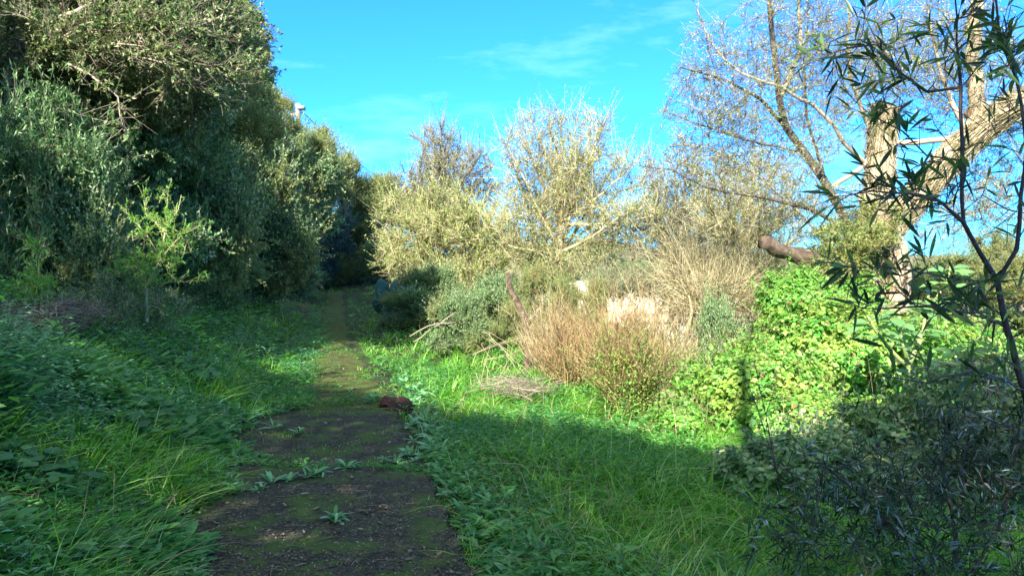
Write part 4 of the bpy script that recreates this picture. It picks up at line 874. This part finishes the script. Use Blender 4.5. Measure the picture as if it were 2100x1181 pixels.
# fallen stick
mt = MB(); o_ = at(1450, 925, 6.9)
for pts, r0, r1 in [([(1290, 922, 6.95), (1400, 928, 6.85), (1450, 931, 6.8), (1540, 912, 6.9), (1620, 898, 7.0), (1700, 885, 7.1)], .016, .010), ([(1450, 930, 6.8), (1530, 935, 6.7), (1600, 925, 6.8)], .008, .004)]:
    ln = smooth_line([at(*q) for q in pts], .08, .004); tubes(mt, ln, np.linspace(r0, r1, len(ln)), 7, cap=True)
tag(mt.build('fallen_branch', M['bark_grey'], origin=o_), 'long thin grey branch lying where sunlit grass meets shade', 'branch')
# red rock beside the slab
mt = MB(); c = at(808, 832, 9.05); c[2] = -.03; a, b_ = np.meshgrid(np.linspace(0, np.pi, 7), np.linspace(0, 2*np.pi, 11, endpoint=False), indexing='ij')
rad_ = 1+.16*np.sin(b_*3+1)+.10*np.sin(b_*5+a*3)+R.normal(0, .07, a.shape); rad_[0] = rad_[-1] = 1
V = np.stack([.21*rad_*np.sin(a)**.6*np.cos(b_), .24*rad_*np.sin(a)**.6*np.sin(b_), np.clip(.12*rad_*np.cos(a), -.1, .075)+.05*np.sin(b_)*np.sin(a)], 2).reshape(-1, 3)+c
i = np.arange(6)[:, None]*11; j = np.arange(11)[None]; mt.add(V, None, np.stack([i+j, i+11+j, i+11+(j+1) % 11, i+(j+1) % 11], 2).reshape(-1, 4))
tag(mt.build('rock', M['rock_red'], origin=c), 'flat dark red rock at the end corner of the concrete path', 'rock')

# ------------------------------------------------------------------ grass and weeds
def inview(n, y0, y1, pad=.08, p=1.0):
    """ground points spread evenly over the picture between two distances"""
    t = R.random(n); y = 1/(1/y0+(1/y1-1/y0)*t)**1.0
    x = R.uniform(-.69-pad, .69+pad, n)*y
    return x, y
def blades(mb, x, y, L, W, lean=.6, seg=3, bias=(0, 0), up=1., z0=0., az=None):
    n = len(x); base = np.stack([x, y, ground(x, y)+z0-.01], 1); a = R.uniform(0, 2*np.pi, n) if az is None else az+R.normal(0, .5, n)
    H = np.stack([np.cos(a)+bias[0], np.sin(a)+bias[1], 0*a], 1); H = H/np.maximum(1, np.linalg.norm(H, axis=1, keepdims=True)); l = lean*R.uniform(.3, 1.3, (n, 1))
    S = nrm(np.stack([-np.sin(a), np.cos(a), 0*a], 1)+rdir(n)*.4); L = np.broadcast_to(L, n)[:, None]; W = np.broadcast_to(W, n)[:, None]
    cols = []; ts = np.linspace(0, 1, seg+1)
    for t in ts[:-1]:
        c = base+np.array([0, 0, 1.])*L*t*(1-.45*l*t)*up+H*L*l*t**1.8; w_ = W*.5*(1-t**1.5*.8)
        cols += [c-S*w_, c+S*w_]
    cols.append(base+np.array([0, 0, 1.])*L*(1-.45*l)*up+H*L*l)
    V = np.stack(cols, 1); k = 2*seg+1; i = (np.arange(n)*k)[:, None]
    Q = np.concatenate([np.stack([i+2*s, i+2*s+1, i+2*s+3, i+2*s+2], 2).reshape(-1, 4) for s in range(seg-1)]) if seg > 1 else None
    s = 2*(seg-1); T = np.stack([i+s, i+s+1, i+s+2], 2).reshape(-1, 3); mb.add(V, T, Q)
def tuft(x, y, per, rad):
    """turn scattered points into tufts: 'per' blades around each kept point"""
    m = max(1, len(x)//per); k = R.choice(len(x), m, replace=False); q = np.repeat(k, per); a = R.uniform(0, 6.28, len(q)); rr = rad*R.random(len(q))**.7*np.repeat(R.uniform(.5, 1.3, m), per)
    return x[q]+rr*np.cos(a), y[q]+rr*np.sin(a), q, a
def clump(x, y, f=1.7, s=0): return .5+.5*np.sin(x*f+1.3*np.sin(y*f*.8+s))*np.sin(y*f*1.1+1.7*np.sin(x*f*.7))
# right bank grass
mb = MB(); x, y = inview(560000, 3.2, 34); d = x-pathc(y)
dens = np.clip((d-PW(y)+.02+.12*np.sin(y*3.1)+.1*np.sin(y*7.7))/.25, 0, 1)*(d < 11)*(.35+.65*clump(x, y))*np.where((d < 1.3) & (y < 12), .35, 1); k = R.random(len(x)) < dens*.85; x, y, d = x[k], y[k], d[k]
h = (.13+.20*clump(x, y, 1.1, 2)+.06*R.random(len(x)))*np.clip((d-.6)/1.1, .45, 1)*np.clip(1.15-y*.008, .8, 1)
x2, y2, q2, a2 = tuft(x, y, 16, .09); h = h[q2]*np.repeat(R.uniform(.6, 1.5, len(q2)//16), 16); x, y, d, az = x2, y2, d[q2], a2
near = y < 10
blades(mb, x[near], y[near], h[near]*R.uniform(.5, 1.7, near.sum()), R.uniform(.004, .012, near.sum()), lean=1.35, up=.8, seg=5, bias=(.3, -.25), az=az[near])
blades(mb, x[~near], y[~near], h[~near]*R.uniform(.6, 1.35, (~near).sum()), R.uniform(.010, .020, (~near).sum()), lean=1.15, seg=3, bias=(.25, -.15), az=az[~near])
tag(mb.build('grass', M['grass_blade']), 'long soft green grass covering the ground right of the path', 'grass', kind='stuff')
# broad-leaved weeds
def weeds(mb, x, y, hgt, nl, lL, lW, shape='quad', spread=.05):
    n = len(x); z = ground(x, y); base = np.stack([x, y, z], 1); hh = hgt*R.uniform(.4, 1.2, n)
    st_ = nrm(rdir(n)*.35+np.array([0, 0, 1.]))
    t = R.uniform(.15, 1, (n, nl)); a = R.uniform(0, 2*np.pi, (n, nl))
    D = np.stack([np.cos(a), np.sin(a), R.uniform(-.1, .7, (n, nl))], 2)
    P = base[:, None]+st_[:, None]*hh[:, None, None]*t[:, :, None]+D*spread*R.random((n, nl, 1))
    m = n*nl; sc = np.repeat(R.uniform(.6, 1.3, n), nl)
    leaves(mb, P.reshape(-1, 3), D.reshape(-1, 3), lL*sc*R.uniform(.7, 1.2, m), lW*sc*R.uniform(.7, 1.2, m), nr=nrm(np.array([0, -.15, 1.])+rdir(m)*.5), shape=shape, fold=.12, droop=.15)
mb = MB(); x, y = inview(120000, 3.0, 48); d = x-pathc(y)
edge = -PW(y)+.14*np.sin(y*2.3)+.1*np.sin(y*5.9+1)-.12*np.exp(-((y-6.2)/2.2)**2)
k = (d < edge+np.abs(R.normal(0, .10, len(d)))*(R.random(len(d)) < .5)) & (d > -7.5) | (y > 34) & (np.abs(d) < 3); x, y, d = x[k], y[k], d[k]
hg = (.12+.38*clump(x, y, 1.3, 1))*np.clip((-d-.5)/1.3, .3, 1.25)
sp1 = clump(x, y, 1.9, 11)+R.normal(0, .12, len(x)); k = sp1 < .42; weeds(mb, x[k], y[k], hg[k], 10, .075, .030)
k = sp1 > .74; weeds(mb, x[k], y[k], hg[k]*1.3, 9, .13, .036, shape='fine'); mb2 = MB(); k = (sp1 >= .42) & (sp1 <= .74)
weeds(mb2, x[k], y[k], hg[k]*1.35, 16, .06, .012); tag(mb2.build('weeds', M['weed_pale']), 'feathery blue-green weeds in patches on the left bank', 'weeds', kind='stuff')
x, y = inview(16000, 3.0, 12); d = x-pathc(y); k = (d < -.95-.1*np.sin(y*3)) & (d > -6); x, y, d = x[k], y[k], d[k]
weeds(mb, x, y, .34*np.clip((-d-.6)/.8, .4, 1), 16, .05, .012)
x, y = inview(60000, 8.8, 40); d = x-pathc(y); k = (d > -.85) & (d < np.where(y > 14, -.12, -.25)) & (R.random(len(x)) < .8*(clump(x, y, 1.9, 6) > .35)) | (np.abs(d) < .9) & (R.random(len(x)) < .14)*(clump(x, y, 2.6, 2) > .6); x, y = x[k], y[k]
weeds(mb, x, y, .10+.12*R.random(len(x)), 8, .055, .018)
x, y = inview(70000, 5, 32); d = x-pathc(y); k = (d > PW(y)+.12) & (d < 9) & (R.random(len(x)) < .08+.35*(clump(x, y, .9, 3) > .6)+.5*(y > 17)); x, y = x[k], y[k]
weeds(mb, x, y, .26, 7, .07, .024)
x, y = inview(26000, 3.4, 11); d = x-pathc(y); k = (d > .9) & (d < 7) & (R.random(len(x)) < .3*(clump(x, y, 1.7, 8) > .55)); x, y = x[k], y[k]
weeds(mb, x, y, .24, 8, .085, .024)
t_ = R.random(260); yj = 6.16+R.normal(0, .035, 260); xj = pathc(yj)-.85+1.7*t_; yj = yj-.10*(t_*2-1); weeds(mb, xj, yj, .07, 7, .045, .018)
tag(mb.build('weeds', M['weed_leaf']), 'mixed low broad-leaved weeds covering both banks of the path', 'weeds', kind='stuff')
# left-bank grass tussocks
mb = MB(); x, y = inview(220000, 3.0, 26); d = x-pathc(y); k = (d < -.82+.15*np.sin(y*2.3)) & (d > -7) & (R.random(len(x)) < .15+.85*(clump(x, y, 1.5, 5) > .72)); x, y, d = x[k], y[k], d[k]
x, y, q2, az = tuft(x, y, 18, .08); d = d[q2]; blades(mb, x, y, .36*R.uniform(.4, 1.4, len(x))*np.clip((-d-.4)/.8, .5, 1)*np.repeat(R.uniform(.5, 1.3, len(x)//18), 18), .006+.0007*y, lean=1.0, seg=5, bias=(.5, -.3), az=az)
tag(mb.build('grass', M['grass_blade']), 'arching grass blades among the weeds left of the path', 'grass', kind='stuff')
# round-leaved ground cover
mb = MB(); n = 2600; c = blob(n, [pe(120, 790, 6.6, 190, 60, .8), pe(330, 720, 8.5, 120, 40, .9), pe(180, 860, 5.8, 200, 60, .6), pe(60, 1040, 4.2, 120, 90, .3, .04)])
x, y = c[:, 0], c[:, 1]; k = x-pathc(y) < -1.0; x, y = x[k], y[k]; n = len(x); top = ground(x, y)+R.uniform(.12, .34, n); s_ = R.uniform(.05, .12, n)
a = R.uniform(0, 6.28, n); P = np.stack([x, y, top], 1); D = np.stack([np.cos(a), np.sin(a), 0*a-.1], 1)
leaves(mb, P, D, s_, s_, nr=nrm(np.array([.1, -.35, 1.])+rdir(n)*.35), shape='round')
tubes(mb, np.stack([np.stack([x+R.normal(0, .03, n), y, ground(x, y)], 1), P+D*s_[:, None]*.4], 1), np.full((n, 2), .0015), 3)
tag(mb.build('ground_cover', M['round_leaf']), 'patch of round-leaved creeping plants on the lower left bank', 'ground cover', kind='stuff')
mb = MB(); x, y = inview(5200, 3.2, 26); d = x-pathc(y); k = (np.abs(d) > .9) & (d < 9) & (d > -6) & (clump(x, y, 1.3, 9) > .45); x, y = x[k], y[k]
blades(mb, x, y, R.uniform(.2, .6, len(x)), .0035+.0004*y, lean=1.2, seg=5)
tag(mb.build('dry_grass', M['dry_straw']), 'scattered dry straw-coloured stalks through the green on both banks', 'dry grass', kind='stuff')
mb = MB(); n = 2600; x, y = inview(n, 3.2, 13); d = x-pathc(y); k = (np.abs(d) < .84); x, y = x[k], y[k]; n = len(x); r0 = R.uniform(.004, .013, n)+.012*R.random(n)**8
ct = np.stack([x, y, np.maximum(ground(x, y)+.064, .006)], 1); oc = np.array([[1, 0, 0], [0, 1, 0], [-1, 0, 0], [0, -1, 0], [0, 0, .7], [0, 0, -.7]], float)
V = ct[:, None]+oc[None]*r0[:, None, None]*R.uniform(.6, 1.3, (n, 6, 1))+R.normal(0, .15, (n, 6, 3))*r0[:, None, None]; i = (np.arange(n)*6)[:, None]
T = np.concatenate([np.stack([i+a_, i+b_, i+c_], 2).reshape(-1, 3) for a_, b_, c_ in [(0, 1, 4), (1, 2, 4), (2, 3, 4), (3, 0, 4), (1, 0, 5), (2, 1, 5), (3, 2, 5), (0, 3, 5)]])
mb.add(V, T); tag(mb.build('gravel', M['bark_grey']), 'small loose stones lying on the path', 'gravel', kind='stuff')
# moss tufts and tiny sprouts and litter on the path
mb = MB(); x, y = inview(130000, 3.2, 26); d = x-pathc(y); k = (np.abs(d) < .85) & (R.random(len(x)) < .04+.3*(clump(x, y, 2.7, 1) > .7)+.6*(y > 9)*(clump(x, y, 2.1, 4) > .4)); x, y = x[k], y[k]
blades(mb, x, y, .02+.03*R.random(len(x))*np.clip(y/9, .5, 1.5), .004, lean=.9, seg=2, z0=.04)
tag(mb.build('moss', M['grass_blade']), 'tiny moss and grass tufts growing over the path', 'moss', kind='stuff')
mb = MB(); n = 26000; x, y = inview(n, 3.2, 16); d = x-pathc(y); k = (np.abs(d) < .86); x, y = x[k], y[k]; n = len(x)
leaves(mb, np.stack([x, y, np.maximum(ground(x, y)+.064, .004)+.010*R.random(n)], 1), rdir(n, flat=.12), R.uniform(.008, .035, n), R.uniform(.003, .010, n), nr=nrm(np.array([0, 0, 1.])+rdir(n)*.3))
x, y = inview(520, 3.2, 13); d = x-pathc(y); k = (np.abs(d) < .84); x, y = x[k], y[k]; n = len(x)
leaves(mb, np.stack([x, y, np.maximum(ground(x, y)+.068, .018)+.006*R.random(n)], 1), rdir(n, flat=.15), R.uniform(.03, .07, n), R.uniform(.012, .028, n), nr=nrm(np.array([0, 0, 1.])+rdir(n)*.35), shape='fine')
n = 130; x, y = inview(n, 3.4, 12); x = pathc(y)+R.uniform(-.8, .8, n); z = np.maximum(ground(x, y)+.066, .02); P0 = np.stack([x, y, z+.004], 1); D = rdir(n, flat=.02); L2 = R.uniform(.04, .16, (n, 1)); ts = np.linspace(-.5, .5, 4)
tubes(mb, P0[:, None]+D[:, None]*L2[:, None]*ts[None, :, None]+rdir(n, flat=.1)[:, None]*L2[:, None]*.3*(ts**2)[None, :, None], np.array([[1.2, 1, .8, .4]])*R.uniform(.0012, .003, (n, 1)), 4)
tag(mb.build('leaf_litter', M['litter']), 'dead leaf scraps and crumbs scattered on the path', 'leaf litter', kind='stuff')

# rosette weeds along slab edges and joint: individuals
def rosette(loc, s, nl=14, name='weed_plant'):
    root = thing(name, '', 'weed', loc); ml = MB(); a = np.arange(nl)*2.4+R.normal(0, .5, nl); el_ = R.uniform(.1, 1.6, nl)
    D = np.stack([np.cos(a), np.sin(a), el_], 1); P = np.array(loc)+nrm(D)*.01
    leaves(ml, np.repeat(P[:1], nl, 0)+nrm(D)*.012, D, R.uniform(.06, .2, nl), R.uniform(.022, .048, nl), nr=nrm(np.array([0, 0, 1.])+rdir(nl)*.2), shape='fine', fold=.1, droop=.3)
    ml.build('leaves', M['rosette_leaf'], root); return root
protos = [rosette((0, 0, 0), 1, nl) for nl in (12, 16, 20, 9)]
spots = []
for px, py in [(560, 1000), (600, 985), (640, 975), (660, 980), (700, 965), (745, 960), (790, 945), (815, 940), (845, 935), (610, 890), (590, 800), (620, 770), (505, 860), (530, 845), (690, 1070), (660, 1085), (840, 860), (770, 815), (730, 800), (640, 740), (560, 880), (480, 930), (520, 1015), (535, 1010), (625, 988), (800, 948), (835, 930), (850, 910), (640, 965), (855, 950), (820, 955)]:
    Yg = 1.6*F/(py-HOR); spots.append(((px-1050)/F*Yg+R.normal(0, .03), Yg+R.normal(0, .06), R.uniform(.3, 1.05)))
for k in range(72):
    yy = 1/(1/3.6+(1/13-1/3.6)*R.random()); spots.append((pathc(yy)+.95+abs(R.normal(0, .22)), yy, R.uniform(1.0, 1.75)))
for k in range(36):
    yy = 1/(1/5.5+(1/17-1/5.5)*R.random()); spots.append((pathc(yy)-.9-abs(R.normal(0, .45)), yy, R.uniform(.6, 1.2)))
used = set()
for i, (x, y, s) in enumerate(spots):
    if y < 9 and abs(x-pathc(y)) < .8: z = .0; lab = 'small low weed rooted in the joints and surface of the concrete path'; grp = 'small weeds on the concrete path'
    elif x > pathc(y): z = float(ground(x, y))+.03; lab = 'lance-leaved weed crowding the right edge of the path'; grp = 'weeds along the right edge of the path'
    else: z = float(ground(x, y))+.03; lab = 'leafy rosette weed on the left edge of the path'; grp = 'weeds along the left edge of the path'
    k = i % 4; src = protos[k]
    if k in used: dup(src, (x, y, z), R.random()*6.28, s, lab, grp)
    else: used.add(k); src.location = (x, y, z); src.scale = (s, s, s); tag(src, lab, 'weed', grp)
# yellow flowers
def flower(px, py, Y, lab):
    c = at(px, py, Y); b = np.array([c[0], c[1]+.02, float(ground(c[0], c[1]))]); root = thing('flower', lab, 'flower', b)
    ml = MB(); a = np.linspace(0, 6.28, 9)[:-1]; leaves(ml, np.repeat(c[None], 8, 0), np.stack([np.cos(a), -.5+0*a, np.sin(a)], 1), .022, .012, nr=np.repeat(np.array([[0, -1., .5]]), 8, 0)); ml.build('petals', M['yellow_petal'], root)
    mt = MB(); tubes(mt, smooth_line([b, (b+c)/2+np.array([.02, 0, 0]), c], .05), np.full(len(smooth_line([b, (b+c)/2+np.array([.02, 0, 0]), c], .05)), .0015), 3); mt.build('stem', M['stem_green'], root)
flower(97, 1054, 4.1, 'yellow flower low in the bottom left weeds'); flower(115, 705, 7.0, 'yellow flower above the round leaves on the left bank')
flower(490, 770, 9.0, 'yellow flower in the weeds left of the mossy path'); flower(320, 935, 5.4, 'yellow flower in the weeds left of the concrete path')
